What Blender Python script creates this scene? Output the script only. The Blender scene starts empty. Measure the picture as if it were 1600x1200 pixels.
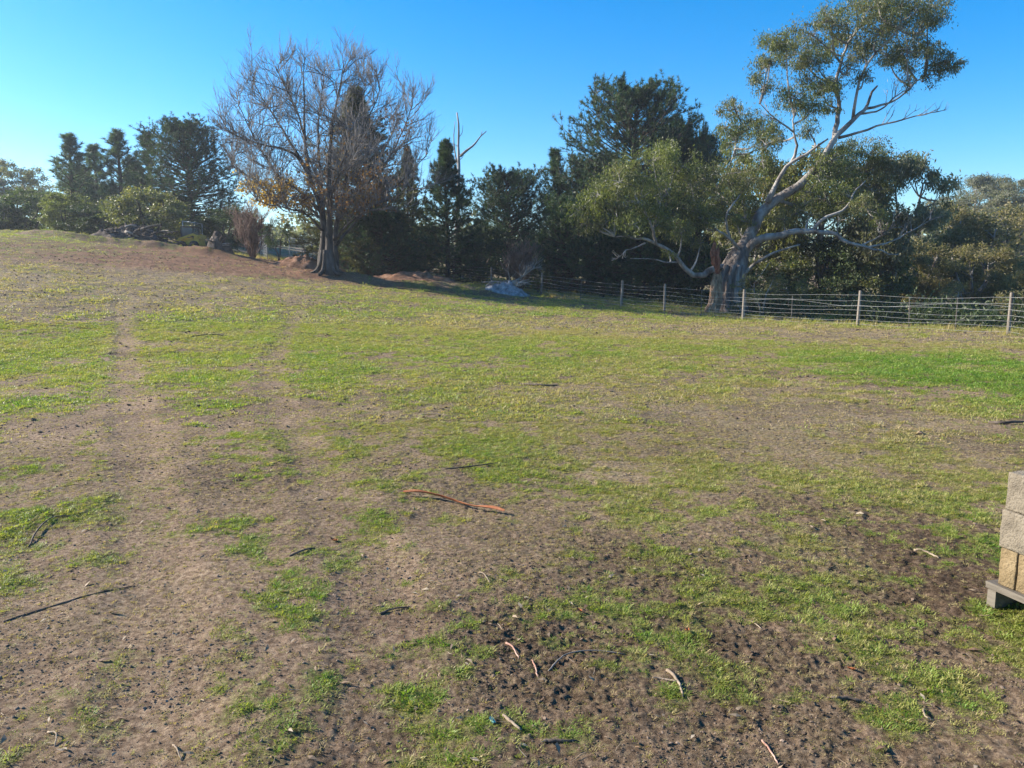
import bpy, math, random
import numpy as np
from mathutils import Vector, Matrix, Euler

# ------------------------------------------------------------------ camera, sky, sun, exposure
scene = bpy.context.scene
COL = scene.collection
F_PX, HOR, CAM_H = 1200.0, 425.0, 1.65
PITCH = math.atan((600 - HOR) / F_PX)
cam_data = bpy.data.cameras.new("camera")
cam_data.sensor_width = 36.0
cam_data.lens = 36.0 * F_PX / 1600.0
cam_data.clip_start = 0.05
cam_data.clip_end = 6000
cam = bpy.data.objects.new("camera", cam_data)
COL.objects.link(cam)
cam.location = (0, 0, CAM_H)
cam.rotation_euler = (math.pi / 2 - PITCH, 0, 0)
scene.camera = cam

SUN_EL, SUN_AZ = math.radians(24.5), math.radians(-75)      # azimuth measured from +Y towards +X
to_sun = Vector((math.sin(SUN_AZ) * math.cos(SUN_EL), math.cos(SUN_AZ) * math.cos(SUN_EL), math.sin(SUN_EL)))
world = bpy.data.worlds.new("World")
scene.world = world
world.use_nodes = True
wn = world.node_tree
wn.nodes.clear()
sky = wn.nodes.new("ShaderNodeTexSky")
sky.sky_type = 'NISHITA'
sky.sun_disc = False
sky.sun_elevation = SUN_EL
sky.sun_rotation = SUN_AZ
sky.altitude = 300
sky.air_density = 1.0
sky.dust_density = 0.45
sky.ozone_density = 4.0
hsv = wn.nodes.new("ShaderNodeHueSaturation")
hsv.inputs['Saturation'].default_value = 1.42
hsv.inputs['Hue'].default_value = 0.500
bg = wn.nodes.new("ShaderNodeBackground")
bg.inputs['Strength'].default_value = 0.094
wo = wn.nodes.new("ShaderNodeOutputWorld")
wn.links.new(sky.outputs[0], hsv.inputs['Color'])
wn.links.new(hsv.outputs[0], bg.inputs['Color'])
wn.links.new(bg.outputs[0], wo.inputs['Surface'])

sun_data = bpy.data.lights.new("sun", 'SUN')
sun_data.energy = 5.0
sun_data.angle = math.radians(0.53)
sun_data.color = (1.0, 0.92, 0.79)
sun = bpy.data.objects.new("sun", sun_data)
COL.objects.link(sun)
sun.location = to_sun * 60
sun.rotation_euler = to_sun.to_track_quat('Z', 'Y').to_euler()

vs = scene.view_settings
vs.view_transform = 'Standard'
vs.look = 'None'
vs.gamma = 1.0
vs.use_curve_mapping = False
vs.exposure = 1.38
scene.cycles.max_bounces = 3
scene.cycles.diffuse_bounces = 2
scene.cycles.glossy_bounces = 2
scene.cycles.transmission_bounces = 2
scene.cycles.transparent_max_bounces = 4

# ------------------------------------------------------------------ helpers
RNG = np.random.default_rng(7)

def unproj(px, py, d):
    """world point seen in the photograph at (px, py), d metres ahead"""
    u, v = (px - 800) / F_PX, (600 - py) / F_PX
    sp, cp = math.sin(PITCH), math.cos(PITCH)
    return np.array([u * d, d * (cp + v * sp), CAM_H + d * (v * cp - sp)])

def proj(p):
    q = np.asarray(p, float) - [0, 0, CAM_H]
    sp, cp = math.sin(PITCH), math.cos(PITCH)
    d = q[1] * cp - q[2] * sp
    return 800 + F_PX * q[0] / d, 600 - F_PX * (q[1] * sp + q[2] * cp) / d

def _hash(ix, iy, seed):
    h = (ix.astype(np.int64) * 374761393 + iy.astype(np.int64) * 668265263 + seed * 1442695041) & 0xffffffff
    h = ((h ^ (h >> 13)) * 1274126177) & 0xffffffff
    h = ((h ^ (h >> 16)) * 2246822519) & 0xffffffff
    return ((h ^ (h >> 15)) & 0xffffff).astype(np.float64) / 0xffffff

def vnoise(x, y, seed=0):
    x0, y0 = np.floor(x), np.floor(y)
    fx, fy = x - x0, y - y0
    fx = fx * fx * fx * (fx * (fx * 6 - 15) + 10)
    fy = fy * fy * fy * (fy * (fy * 6 - 15) + 10)
    ix, iy = x0.astype(np.int64), y0.astype(np.int64)
    a, b = _hash(ix, iy, seed), _hash(ix + 1, iy, seed)
    c, d = _hash(ix, iy + 1, seed), _hash(ix + 1, iy + 1, seed)
    return (a + (b - a) * fx) * (1 - fy) + (c + (d - c) * fx) * fy      # 0..1

def fbm(x, y, octs=4, seed=0, gain=0.5):
    s, a, t = np.zeros_like(x), 1.0, 0.0
    cx, sx = math.cos(0.6), math.sin(0.6)
    for o in range(octs):
        s += a * (vnoise(x, y, seed + o * 17) - 0.5)
        t += a
        a *= gain
        x, y = (x * cx - y * sx) * 2.03 + 3.1, (x * sx + y * cx) * 2.03 + 7.7
    return s / t * 2                                                    # about -1..1

def sstep(a, b, x):
    t = np.clip((x - a) / (b - a), 0, 1)
    return t * t * (3 - 2 * t)

def np_mesh(name, V, quads=None, tris=None, attrs=None, smooth=False):
    me = bpy.data.meshes.new(name)
    V = np.asarray(V, dtype=np.float32).reshape(-1, 3)
    nq = 0 if quads is None else len(quads)
    nt = 0 if tris is None else len(tris)
    idx = []
    if nq: idx.append(np.asarray(quads, dtype=np.int32).ravel())
    if nt: idx.append(np.asarray(tris, dtype=np.int32).ravel())
    idx = np.concatenate(idx) if idx else np.zeros(0, np.int32)
    starts = np.concatenate([np.arange(nq, dtype=np.int32) * 4, nq * 4 + np.arange(nt, dtype=np.int32) * 3])
    me.vertices.add(len(V))
    me.vertices.foreach_set("co", V.ravel())
    if len(idx):
        me.loops.add(len(idx))
        me.loops.foreach_set("vertex_index", idx)
        me.polygons.add(nq + nt)
        me.polygons.foreach_set("loop_start", starts)
        me.polygons.foreach_set("use_smooth", np.full(nq + nt, bool(smooth)))
    for k, a in (attrs or {}).items():
        a = np.asarray(a)
        if a.ndim == 2:
            at = me.attributes.new(k, 'FLOAT_VECTOR', 'POINT'); at.data.foreach_set("vector", a.astype(np.float32).ravel())
        elif a.dtype.kind == 'i':
            at = me.attributes.new(k, 'INT', 'POINT'); at.data.foreach_set("value", a.astype(np.int32))
        else:
            at = me.attributes.new(k, 'FLOAT', 'POINT'); at.data.foreach_set("value", a.astype(np.float32))
    me.update(calc_edges=True)
    me.validate()
    return me

def link(name, me, mat=None, parent=None):
    o = bpy.data.objects.new(name, me)
    COL.objects.link(o)
    if mat is not None and me is not None and len(me.materials) == 0:
        me.materials.append(mat)
    if parent is not None:
        o.parent = parent
    return o

def tag(o, label=None, cat=None, group=None, kind=None):
    if label: o["label"] = label
    if cat: o["category"] = cat
    if group: o["group"] = group
    if kind: o["kind"] = kind
    return o

def thing(name, loc, label, cat, group=None, rz=0.0):
    o = bpy.data.objects.new(name, None)
    COL.objects.link(o)
    o.empty_display_size = 0.3
    o.location = loc
    o.rotation_euler = (0, 0, rz)
    return tag(o, label, cat, group)

class Geo:
    """collects numpy pieces that make one mesh"""
    def __init__(s):
        s.V, s.Q, s.T, s.A, s.n = [], [], [], [], 0
    def add(s, V, Q=None, T=None, tint=None):
        V = np.asarray(V, float).reshape(-1, 3)
        if Q is not None and len(Q): s.Q.append(np.asarray(Q) + s.n)
        if T is not None and len(T): s.T.append(np.asarray(T) + s.n)
        s.V.append(V)
        s.A.append(np.full(len(V), 0.5) if tint is None else np.broadcast_to(np.asarray(tint, float), (len(V),)))
        s.n += len(V)
        return s
    def tris(s):
        return sum(len(q) for q in s.Q) * 2 + sum(len(t) for t in s.T)
    def mesh(s, name, smooth=False):
        return np_mesh(name, np.concatenate(s.V), np.concatenate(s.Q) if s.Q else None,
                       np.concatenate(s.T) if s.T else None, {"tint": np.concatenate(s.A)}, smooth)
    def box(s, c, size, rot=None, tint=None, taper=1.0):
        h = np.array(size) / 2
        V = np.array([[x, y, z] for z in (-1, 1) for y in (-1, 1) for x in (-1, 1)], float)
        V[4:, :2] *= taper
        V = V * h
        if rot is not None:
            V = V @ np.array(Euler(rot).to_matrix()).T
        return s.add(V + np.array(c), [[0, 2, 3, 1], [4, 5, 7, 6], [0, 1, 5, 4], [2, 6, 7, 3], [0, 4, 6, 2], [1, 3, 7, 5]], None, tint)
    def tubes(s, P, R, sides=5, cap=True, tint=None, wob=0.0, rng=RNG):
        """P (N,S,3) paths, R (N,S) radii"""
        P = np.asarray(P, float); R = np.asarray(R, float)
        if P.ndim == 2: P, R = P[None], R.reshape(1, -1)
        N, S, _ = P.shape
        t = np.gradient(P, axis=1)
        t /= np.linalg.norm(t, axis=2, keepdims=True) + 1e-9
        m = t.mean(axis=1, keepdims=True)
        ref = np.where(np.abs(m[..., 2:3]) > 0.6, np.array([1.0, 0.15, 0]), np.array([0, 0.1, 1.0]))
        u = np.cross(np.broadcast_to(ref, t.shape), t); u /= np.linalg.norm(u, axis=2, keepdims=True) + 1e-9
        w = np.cross(t, u)
        a = np.arange(sides) / sides * 2 * np.pi
        rr = R[:, :, None] * np.ones(sides)
        if wob: rr = rr * (1 + wob * (rng.random(rr.shape) - 0.5) * 2)
        V = P[:, :, None, :] + rr[..., None] * (np.cos(a)[None, None, :, None] * u[:, :, None, :] + np.sin(a)[None, None, :, None] * w[:, :, None, :])
        base = (np.arange(N) * S * sides)[:, None, None]
        i = (np.arange(S - 1) * sides)[None, :, None]
        j = np.arange(sides)[None, None, :]; k = (np.arange(sides) + 1)[None, None, :] % sides
        Q = np.stack([base + i + j, base + i + k, base + i + sides + k, base + i + sides + j], axis=-1).reshape(-1, 4)
        T = None
        if cap and sides > 2:
            js = np.arange(1, sides - 1)
            b2 = np.arange(N)[:, None] * S * sides
            top = b2 + (S - 1) * sides
            T = np.concatenate([np.stack([np.broadcast_to(top, (N, len(js))), top + js, top + js + 1], -1).reshape(-1, 3),
                                np.stack([np.broadcast_to(b2, (N, len(js))), b2 + js + 1, b2 + js], -1).reshape(-1, 3)])
        if tint is not None and np.ndim(tint) == 1 and len(tint) == N:
            tint = np.repeat(tint, S * sides)
        return s.add(V.reshape(-1, 3), Q, T, tint)
    def leaves(s, C, D, L, W, tint, rng=RNG):
        """rhombic leaves; C (N,3) bases, D (N,3) long axes"""
        N = len(C)
        D = D / (np.linalg.norm(D, axis=1, keepdims=True) + 1e-9)
        r = rng.normal(size=(N, 3))
        sd = np.cross(D, r); sd /= np.linalg.norm(sd, axis=1, keepdims=True) + 1e-9
        L = np.broadcast_to(L, (N,))[:, None]; W = np.broadcast_to(W, (N,))[:, None]
        nn = np.cross(D, sd)
        mid = C + D * L * 0.45 + nn * L * 0.06
        V = np.stack([C, mid + sd * W / 2, C + D * L, mid - sd * W / 2], axis=1).reshape(-1, 3)
        return s.add(V, np.arange(N * 4).reshape(N, 4), None, np.repeat(np.broadcast_to(tint, (N,)), 4))

def resample(path, S):
    """smooth (Catmull-Rom) resampling of a polyline (K,D) to S points"""
    P = np.asarray(path, float)
    if len(P) == 2:
        t = np.linspace(0, 1, S)[:, None]
        return P[0] * (1 - t) + P[1] * t
    Pe = np.vstack([2 * P[0] - P[1], P, 2 * P[-1] - P[-2]])
    seg = np.linalg.norm(np.diff(P[:, :3], axis=0), axis=1); cum = np.concatenate([[0], np.cumsum(seg)])
    q = np.linspace(0, cum[-1], S)
    i = np.clip(np.searchsorted(cum, q, side='right') - 1, 0, len(P) - 2)
    t = ((q - cum[i]) / (seg[i] + 1e-9))[:, None]
    p0, p1, p2, p3 = Pe[i], Pe[i + 1], Pe[i + 2], Pe[i + 3]
    return 0.5 * (2 * p1 + (p2 - p0) * t + (2 * p0 - 5 * p1 + 4 * p2 - p3) * t ** 2 + (3 * p1 - p0 - 3 * p2 + p3) * t ** 3)

# ------------------------------------------------------------------ materials
def new_mat(name):
    m = bpy.data.materials.new(name)
    m.use_nodes = True
    nt = m.node_tree
    nt.nodes.clear()
    out = nt.nodes.new("ShaderNodeOutputMaterial")
    return m, nt, out

def N_(nt, typ, **kw):
    n = nt.nodes.new(typ)
    for k, v in kw.items():
        if k.startswith('i_'):
            key = k[2:].replace('_', ' ')
            n.inputs[int(key) if key.isdigit() else key].default_value = v
        else:
            setattr(n, k, v)
    return n

def ramp(nt, fac, stops):
    r = nt.nodes.new("ShaderNodeValToRGB")
    cr = r.color_ramp
    while len(cr.elements) < len(stops): cr.elements.new(0.5)
    for e, (p, c) in zip(cr.elements, stops):
        e.position = p; e.color = (c[0], c[1], c[2], 1)
    nt.links.new(fac, r.inputs[0])
    return r.outputs[0]

def mixc(nt, fac, a, b, mode='MIX'):
    n = nt.nodes.new("ShaderNodeMix"); n.data_type = 'RGBA'; n.blend_type = mode
    for s, v in ((n.inputs[0], fac), (n.inputs[6], a), (n.inputs[7], b)):
        if isinstance(v, (int, float)): s.default_value = v
        elif isinstance(v, tuple): s.default_value = (v[0], v[1], v[2], 1)
        else: nt.links.new(v, s)
    return n.outputs[2]

def math_(nt, op, a, b=0.0, c=None):
    n = nt.nodes.new("ShaderNodeMath"); n.operation = op
    for s, v in zip(n.inputs, (a, b, c)):
        if v is None: continue
        if isinstance(v, (int, float)): s.default_value = v
        else: nt.links.new(v, s)
    return n.outputs[0]

def noise_(nt, vec, scale, detail=4, rough=0.55, out='Fac'):
    n = N_(nt, "ShaderNodeTexNoise")
    n.inputs['Scale'].default_value = scale; n.inputs['Detail'].default_value = detail; n.inputs['Roughness'].default_value = rough
    nt.links.new(vec, n.inputs['Vector'])
    return n.outputs[out]

def leaf_mat(name, cols, trans=0.35, rough=0.55, attr='tint', typ='GEOMETRY', tcol=None, spec=0.3):
    """cols: ramp stops over the per-leaf attribute"""
    m, nt, out = new_mat(name)
    at = N_(nt, "ShaderNodeAttribute", attribute_name=attr, attribute_type=typ)
    c = ramp(nt, at.outputs['Fac'], [(i / (len(cols) - 1), c) for i, c in enumerate(cols)])
    p = N_(nt, "ShaderNodeBsdfPrincipled")
    p.inputs['Roughness'].default_value = rough
    p.inputs['Specular IOR Level'].default_value = spec
    nt.links.new(c, p.inputs['Base Color'])
    tr = N_(nt, "ShaderNodeBsdfTranslucent")
    tc = mixc(nt, 1.0, c, tcol or (1.15, 1.25, 0.55), 'MULTIPLY')
    nt.links.new(tc, tr.inputs['Color'])
    mx = N_(nt, "ShaderNodeMixShader"); mx.inputs[0].default_value = trans
    nt.links.new(p.outputs[0], mx.inputs[1]); nt.links.new(tr.outputs[0], mx.inputs[2])
    nt.links.new(mx.outputs[0], out.inputs[0])
    return m

def surf_mat(name, stops, scale=4.0, detail=5, rough=0.85, bump=0.4, bscale=None, stretch=(1, 1, 1), spec=0.25, dist=0.02, metal=0.0, speck=None):
    """solid material: noise-driven colours, fine relief"""
    m, nt, out = new_mat(name)
    tc = N_(nt, "ShaderNodeTexCoord")
    mp = N_(nt, "ShaderNodeMapping"); mp.inputs['Scale'].default_value = stretch
    nt.links.new(tc.outputs['Object'], mp.inputs['Vector'])
    f = noise_(nt, mp.outputs[0], scale, detail, 0.6)
    f2 = math_(nt, 'MULTIPLY_ADD', f, 2.2, -0.6)
    c = ramp(nt, f2, stops)
    fb = noise_(nt, mp.outputs[0], bscale or scale * 6, 4, 0.65)
    if speck:
        k = math_(nt, 'MULTIPLY_ADD', fb, 6.0, -3.4)
        n = N_(nt, "ShaderNodeClamp"); nt.links.new(k, n.inputs[0])
        c = mixc(nt, n.outputs[0], c, speck)
    p = N_(nt, "ShaderNodeBsdfPrincipled")
    p.inputs['Roughness'].default_value = rough
    p.inputs['Specular IOR Level'].default_value = spec
    p.inputs['Metallic'].default_value = metal
    nt.links.new(c, p.inputs['Base Color'])
    if bump:
        b = N_(nt, "ShaderNodeBump"); b.inputs['Strength'].default_value = bump; b.inputs['Distance'].default_value = dist
        nt.links.new(fb, b.inputs['Height'])
        nt.links.new(b.outputs[0], p.inputs['Normal'])
    nt.links.new(p.outputs[0], out.inputs[0])
    return m

# ------------------------------------------------------------------ terrain
FENCE = [(1810, 545, 17.0), (1575, 523, 22.7), (1340, 510, 27.0), (1161, 500, 31.3), (1038, 487, 34.6), (971, 480, 37.2), (846, 462, 42.0),
         (768, 448, 47.0), (709, 439, 51.0), (652, 430, 56.0), (622, 419, 62.0), (598, 410, 69.0)]
ctrl = [unproj(*f) for f in FENCE[1:]]
ctrl += [unproj(*p) for p in [(-150, 362, 46), (0, 365, 46), (100, 371, 46), (200, 384, 46), (300, 396, 45), (400, 409, 45), (512, 434, 40), (590, 444, 41),
                              (680, 455, 40), (1135, 487, 36), (500, 412, 52), (400, 398, 55)]]
for x in (-9, -5, 0, 5, 9):
    for y in (1, 4, 7, 11):
        ctrl.append(np.array([x, y, 0.05 * math.sin(x) * (y > 5)]))
ctrl += [np.array(p, float) for p in [(-20, 10, .7), (-25, 25, 2.0), (25, 12, -.3), (18, 5, 0), (15, -15, 0), (-15, -15, .2), (0, -12, 0), (-45, 62, 4.6), (-25, 68, 4.4),
                                      (0, 75, 2.2), (15, 62, .3), (36, 46, -1.2), (55, 62, -1.0), (95, 130, 6), (60, 95, 3.0), (-60, 120, 5), (0, 130, 3), (60, 20, -1), (-60, 30, 4), (60, -60, 0), (-60, -60, 1)]]
ctrl = np.array(ctrl)
def _U(r2):
    return r2 * np.log(r2 + 1e-9)
_n = len(ctrl)
_d2 = ((ctrl[:, None, :2] - ctrl[None, :, :2]) ** 2).sum(-1)
_A = np.zeros((_n + 3, _n + 3))
_A[:_n, :_n] = _U(_d2) + np.eye(_n) * 0.5
_A[:_n, _n] = 1; _A[:_n, _n + 1:] = ctrl[:, :2]
_A[_n, :_n] = 1; _A[_n + 1:, :_n] = ctrl[:, :2].T
_w = np.linalg.solve(_A, np.concatenate([ctrl[:, 2], np.zeros(3)]))

# banks and spoil on the slope: (x, y, along, across, angle, height)
def pxg(px, py, d): p = unproj(px, py, d); return p[0], p[1]
BANKS = []
for (px, py, d, la, lc, ang, h) in [(150, 383, 46, 4.2, .55, -.10, .45), (40, 378, 47, 4.0, .6, -.05, .3), (275, 388, 46, 3.6, .7, -.12, .42), (360, 398, 45.5, 2.2, .6, -.15, .25),
                                    (640, 449, 40.0, 4.2, .45, -.10, .55), (505, 432, 40, 1.7, .9, 0, .35), (720, 458, 41, 3.2, .7, -.15, .6)]:
    x, y = pxg(px, py, d)
    BANKS.append((x, y, la, lc, ang, h))

def terrain(x, y):
    x = np.atleast_1d(np.asarray(x, float)); y = np.atleast_1d(np.asarray(y, float))
    r = np.hypot(x, y)
    k = np.minimum(1.0, 160 / np.maximum(r, 1e-6))
    xs, ys = x * k, y * k
    z = np.zeros_like(x)
    for i in range(0, len(x), 40000):
        sl = slice(i, i + 40000)
        d2 = (xs[sl, None] - ctrl[None, :, 0]) ** 2 + (ys[sl, None] - ctrl[None, :, 1]) ** 2
        z[sl] = _U(d2) @ _w[:_n] + _w[_n] + xs[sl] * _w[_n + 1] + ys[sl] * _w[_n + 2]
    for (bx, by, la, lc, ang, h) in BANKS:
        dx, dy = x - bx, y - by
        a = dx * math.cos(ang) + dy * math.sin(ang); c = -dx * math.sin(ang) + dy * math.cos(ang)
        z += .75 * h * np.exp(-(a / la) ** 4 - (c / lc) ** 2) * (1 + .45 * fbm(x * .8, y * .8, 4, 55, .65))
    return z

def T1(x, y): return float(terrain(x, y)[0])

_rd = 1.8 * 1.012 ** np.arange(360)
def ground_px(px, py):
    """where the photograph's pixel meets the ground"""
    p0, p1 = unproj(px, py, 0.0), unproj(px, py, 1.0)
    pts = p0 + (p1 - p0) * _rd[:, None]
    dz = pts[:, 2] - terrain(pts[:, 0], pts[:, 1])
    i = int(np.argmax(dz < 0))
    if i == 0: i = len(_rd) - 1
    t = dz[i - 1] / (dz[i - 1] - dz[i] + 1e-12)
    d = _rd[i - 1] + (_rd[i] - _rd[i - 1]) * t
    p = p0 + (p1 - p0) * d
    return p, d

# ground cover: soft ellipses (px, py, rx, ry, weight) turned into patches on the ground itself
def patch(lst):
    out = []
    for (px, py, rx, ry, w) in lst:
        c, d = ground_px(px, py)
        a, _ = ground_px(px, py + ry); b, d2 = ground_px(px, py - ry)
        if d2 > 60: b = unproj(px, py - ry, 60)
        m = (a + b) / 2
        out.append((m[0], m[1], max(rx * d / F_PX, .03), max((np.hypot(*(b - a)[:2])) / 2, .03), w))
    return out
def ell(x, y, P):
    s = np.zeros_like(x)
    for (cx, cy, rx, ry, w) in P:
        k = np.flatnonzero((np.abs(x - cx) < 2.3 * rx) & (np.abs(y - cy) < 2.3 * ry))
        q = ((x[k] - cx) / rx) ** 2 + ((y[k] - cy) / ry) ** 2
        s[k] += w * np.exp(-q * q * 0.7) if w > 0 else w * np.exp(-q)
    return s
P_GRASS = patch([(300, 560, 340, 90, .55), (700, 560, 330, 80, .55), (1150, 570, 300, 50, .55), (1520, 585, 170, 35, .8), (900, 600, 200, 60, .25), (80, 570, 120, 70, .3),
    (300, 500, 120, 30, .2), (560, 460, 120, 22, .2), (620, 690, 220, 50, .35), (870, 660, 160, 50, .3), (330, 690, 110, 40, .3), (900, 800, 130, 35, .25), (1080, 730, 90, 30, .2),
    (470, 860, 90, 30, .55), (600, 850, 60, 40, .4), (565, 812, 50, 22, .6), (380, 760, 70, 30, .35), (245, 1010, 60, 50, .55), (415, 940, 30, 20, .5), (450, 1085, 110, 75, .75),
    (690, 1030, 60, 60, .6), (730, 1110, 130, 80, .65), (640, 1150, 90, 60, .5), (870, 900, 90, 60, .25), (1020, 980, 180, 100, .5), (1290, 880, 45, 30, .5), (1080, 1070, 140, 70, .45),
    (1280, 1090, 160, 80, .6), (1500, 1120, 150, 70, .55), (1580, 960, 60, 30, .5), (1590, 1010, 80, 40, .3), (1340, 960, 100, 40, .2), (1250, 660, 60, 25, .2), (1550, 640, 90, 20, .45), (1430, 780, 70, 30, .25),
    (120, 640, 120, 20, .2), (1400, 1000, 120, 50, .2), (200, 870, 50, 20, .25), (60, 900, 60, 20, .12), (1050, 850, 140, 60, .15)])
P_BARE = patch([(100, 1060, 240, 130, -.5), (230, 860, 160, 90, -.4), (190, 720, 80, 60, -.45), (205, 640, 60, 30, -.5), (195, 560, 26, 60, -.6), (190, 500, 24, 30, -.5), (580, 930, 110, 60, -.55),
    (620, 1010, 60, 50, -.3), (420, 570, 20, 50, -.35), (440, 640, 70, 40, -.3), (470, 740, 90, 22, -.3), (1380, 850, 180, 70, -.4), (1300, 740, 260, 50, -.25), (1200, 650, 260, 30, -.45), (1490, 900, 110, 30, -.3),
    (850, 940, 80, 60, -.3), (1060, 800, 200, 40, -.2), (860, 1080, 30, 80, -.3), (1010, 1150, 80, 60, -.3), (30, 690, 90, 30, -.4), (700, 780, 120, 20, -.3), (860, 510, 200, 12, -.35), (1300, 525, 320, 12, -.5),
    (200, 430, 330, 26, -.5), (420, 420, 160, 25, -.7), (600, 440, 120, 14, -.5), (820, 605, 60, 10, -.3), (760, 990, 120, 40, -.35), (1150, 1190, 90, 30, -.3), (60, 480, 120, 16, -.25), (1400, 1060, 60, 20, -.2)])
P_DRY = patch([(1150, 640, 320, 45, .8), (1350, 700, 260, 60, .6), (1250, 525, 380, 16, .8), (800, 510, 220, 14, .6), (200, 430, 330, 50, .8), (1060, 720, 220, 60, .5), (700, 640, 200, 40, .3), (1280, 870, 70, 50, .7), (980, 860, 220, 80, .3), (100, 470, 200, 30, .5)])
P_RED = patch([(420, 410, 130, 14, .9), (300, 408, 180, 16, .9), (560, 425, 90, 14, 1.0), (660, 432, 70, 10, .7), (480, 425, 70, 16, .8), (100, 395, 250, 22, .75)])
P_DARK = patch([(200, 392, 220, 12, .8), (660, 450, 130, 10, .8), (1400, 860, 260, 120, .55), (950, 960, 260, 130, .45), (850, 1080, 120, 120, .4), (1200, 1000, 300, 200, .3), (600, 760, 300, 40, .3), (1480, 960, 160, 60, .3)])  # first two ellipses paint bank shade, along with dark spoil, into the soil

RUTS = [[ground_px(*q)[0][:2] for q in [(250, 1195), (235, 900), (222, 760), (205, 640), (195, 560), (190, 475)]],
        [ground_px(*q)[0][:2] for q in [(610, 1190), (600, 960), (560, 850), (470, 690), (425, 570), (465, 485)]]]
def rut_dist(x, y):
    out = []
    for rt in RUTS:
        P = resample(np.array(rt), 14)
        dm = np.full(x.shape, 1e9)
        for a, b in zip(P[:-1], P[1:]):
            ab = b - a
            t = np.clip(((x - a[0]) * ab[0] + (y - a[1]) * ab[1]) / (ab @ ab), 0, 1)
            dm = np.minimum(dm, np.hypot(x - a[0] - t * ab[0], y - a[1] - t * ab[1]))
        out.append(dm)
    return out
def track(x, y):
    a, b = rut_dist(x, y)
    wob = .16 * fbm(x * 2.5, y * 2.5, 4, 64, .65)
    return np.clip(np.exp(-((a + wob) / .30) ** 2) * (.95 + .6 * fbm(x * .9, y * .9, 3, 66)) + .7 * np.exp(-((b + wob) / .22) ** 2) * sstep(3, 7, np.hypot(x, y)), 0, 1)

def cover(x, y):
    """grass, dry, red, dark in 0..1"""
    r = np.hypot(x, y)
    n1 = fbm(x * .28, y * .28, 3, 11); n2 = fbm(x * 1.1, y * 1.1, 4, 23); n3 = fbm(x * 5.0, y * 5.0, 3, 31)
    g = 0.33 + .16 * sstep(3, 8, r) + .12 * sstep(9, 20, r) + .52 * ell(x, y, P_GRASS) + .75 * ell(x, y, P_BARE) + .22 * n1 + .78 * n2 + .72 * n3 + .45 * fbm(x * 15, y * 15, 2, 37)
    g = .95 * sstep(.18, 1.05, g) * (1 - .85 * track(x, y))
    dry = np.clip(.22 + ell(x, y, P_DRY) + .25 * n1 - .3 * n2, 0, 1)
    red = np.clip(ell(x, y, P_RED) * (1 + .4 * n2), 0, 1)
    dry = dry * (1 - .85 * red)
    dark = soil_dark(x, y)
    return g, dry, red, dark

def soil_dark(x, y):
    return np.clip(.9 * ell(x, y, P_DARK) + .55 * fbm(x * .8, y * .8, 5, 47, .65) + .14 + .16 * sstep(5, 10, np.hypot(x, y)) - .35 * track(x, y), 0, 1)

def rut_depth(x, y):
    z = np.zeros_like(x)
    for dm in rut_dist(x, y):
        w = .2
        z += -.014 * np.exp(-(dm / w) ** 4) + .007 * np.exp(-((dm - 1.6 * w) / (.6 * w)) ** 2)
    return z

def relief(x, y, g, dark=None):
    """hoof-pocked, cloddy surface"""
    r = np.hypot(x, y)
    f = np.clip(1.2 - r / 60, .3, 1)
    if dark is None: dark = soil_dark(x, y)
    rough = .22 + .95 * dark
    z = .030 * fbm(x * .9, y * .9, 3, 3)
    ch = fbm(x * 4.3, y * 4.3, 4, 5, .6)
    z += .010 * ch * (.6 + .5 * fbm(x * .5, y * .5, 2, 77))
    pits = vnoise(x * 6.5, y * 6.5, 91)
    z -= .009 * sstep(.86, .97, pits) * rough * (1 - .4 * g)
    near = np.clip((14 - r) / 8, 0, 1)
    z += near * .010 * fbm(x * 17, y * 17, 3, 8, .7) * rough
    z += near * .0085 * fbm(x * 38, y * 38, 2, 9, .6) * rough
    far = np.clip((r - 8) / 15, 0, 1)
    z += far * .045 * fbm(x * 2.6, y * 2.0, 4, 19, .7) * (1 + 1.6 * np.clip(ell(x, y, P_RED), 0, 1))
    z += rut_depth(x, y)
    return z * f

def surface(x, y):
    g, dry, red, dark = cover(x, y)
    return terrain(x, y) + relief(x, y, g, dark), g, dry, red, dark

# the ground sheet: rings round the standpoint, fine where the photograph looks
rs = [0.0, .5, 1.0, 1.5]
r = 1.9
while r < 70:
    rs.append(r); r += max(.010, min(.26, r * r / 1267 * .95))
rs += [72, 75, 80, 87, 96, 108, 122, 140, 160, 200, 280, 400, 700, 1200, 2200, 4000]
rs = np.array(rs)
th = np.concatenate([np.linspace(-44, 44, 800), np.linspace(46, 90, 23), np.linspace(93, 267, 59), np.linspace(270, 314, 23)])
th = np.radians(th)
RR, TH = np.meshgrid(rs[1:], th, indexing='ij')
gx, gy = (RR * np.sin(TH)).ravel(), (RR * np.cos(TH)).ravel()
gz, gg, gd, gr, gk = surface(gx, gy)
nr, na = RR.shape
ii, jj = np.meshgrid(np.arange(nr - 1), np.arange(na), indexing='ij')
j2 = (jj + 1) % na
gq = np.stack([ii * na + jj, (ii + 1) * na + jj, (ii + 1) * na + j2, ii * na + j2], -1).reshape(-1, 4)[:, ::-1]
V = np.stack([gx, gy, gz], 1)
V = np.vstack([V, [0, 0, gz[:na].mean()]])
gt = np.stack([np.full(na, len(V) - 1), np.arange(na), (np.arange(na) + 1) % na], -1)[:, ::-1]
ext = lambda a: np.append(a, a[:na].mean())
me = np_mesh("ground", V, gq, gt, {"grass": ext(gg), "dry": ext(gd), "red": ext(gr), "dark": ext(gk)}, smooth=True)

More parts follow.
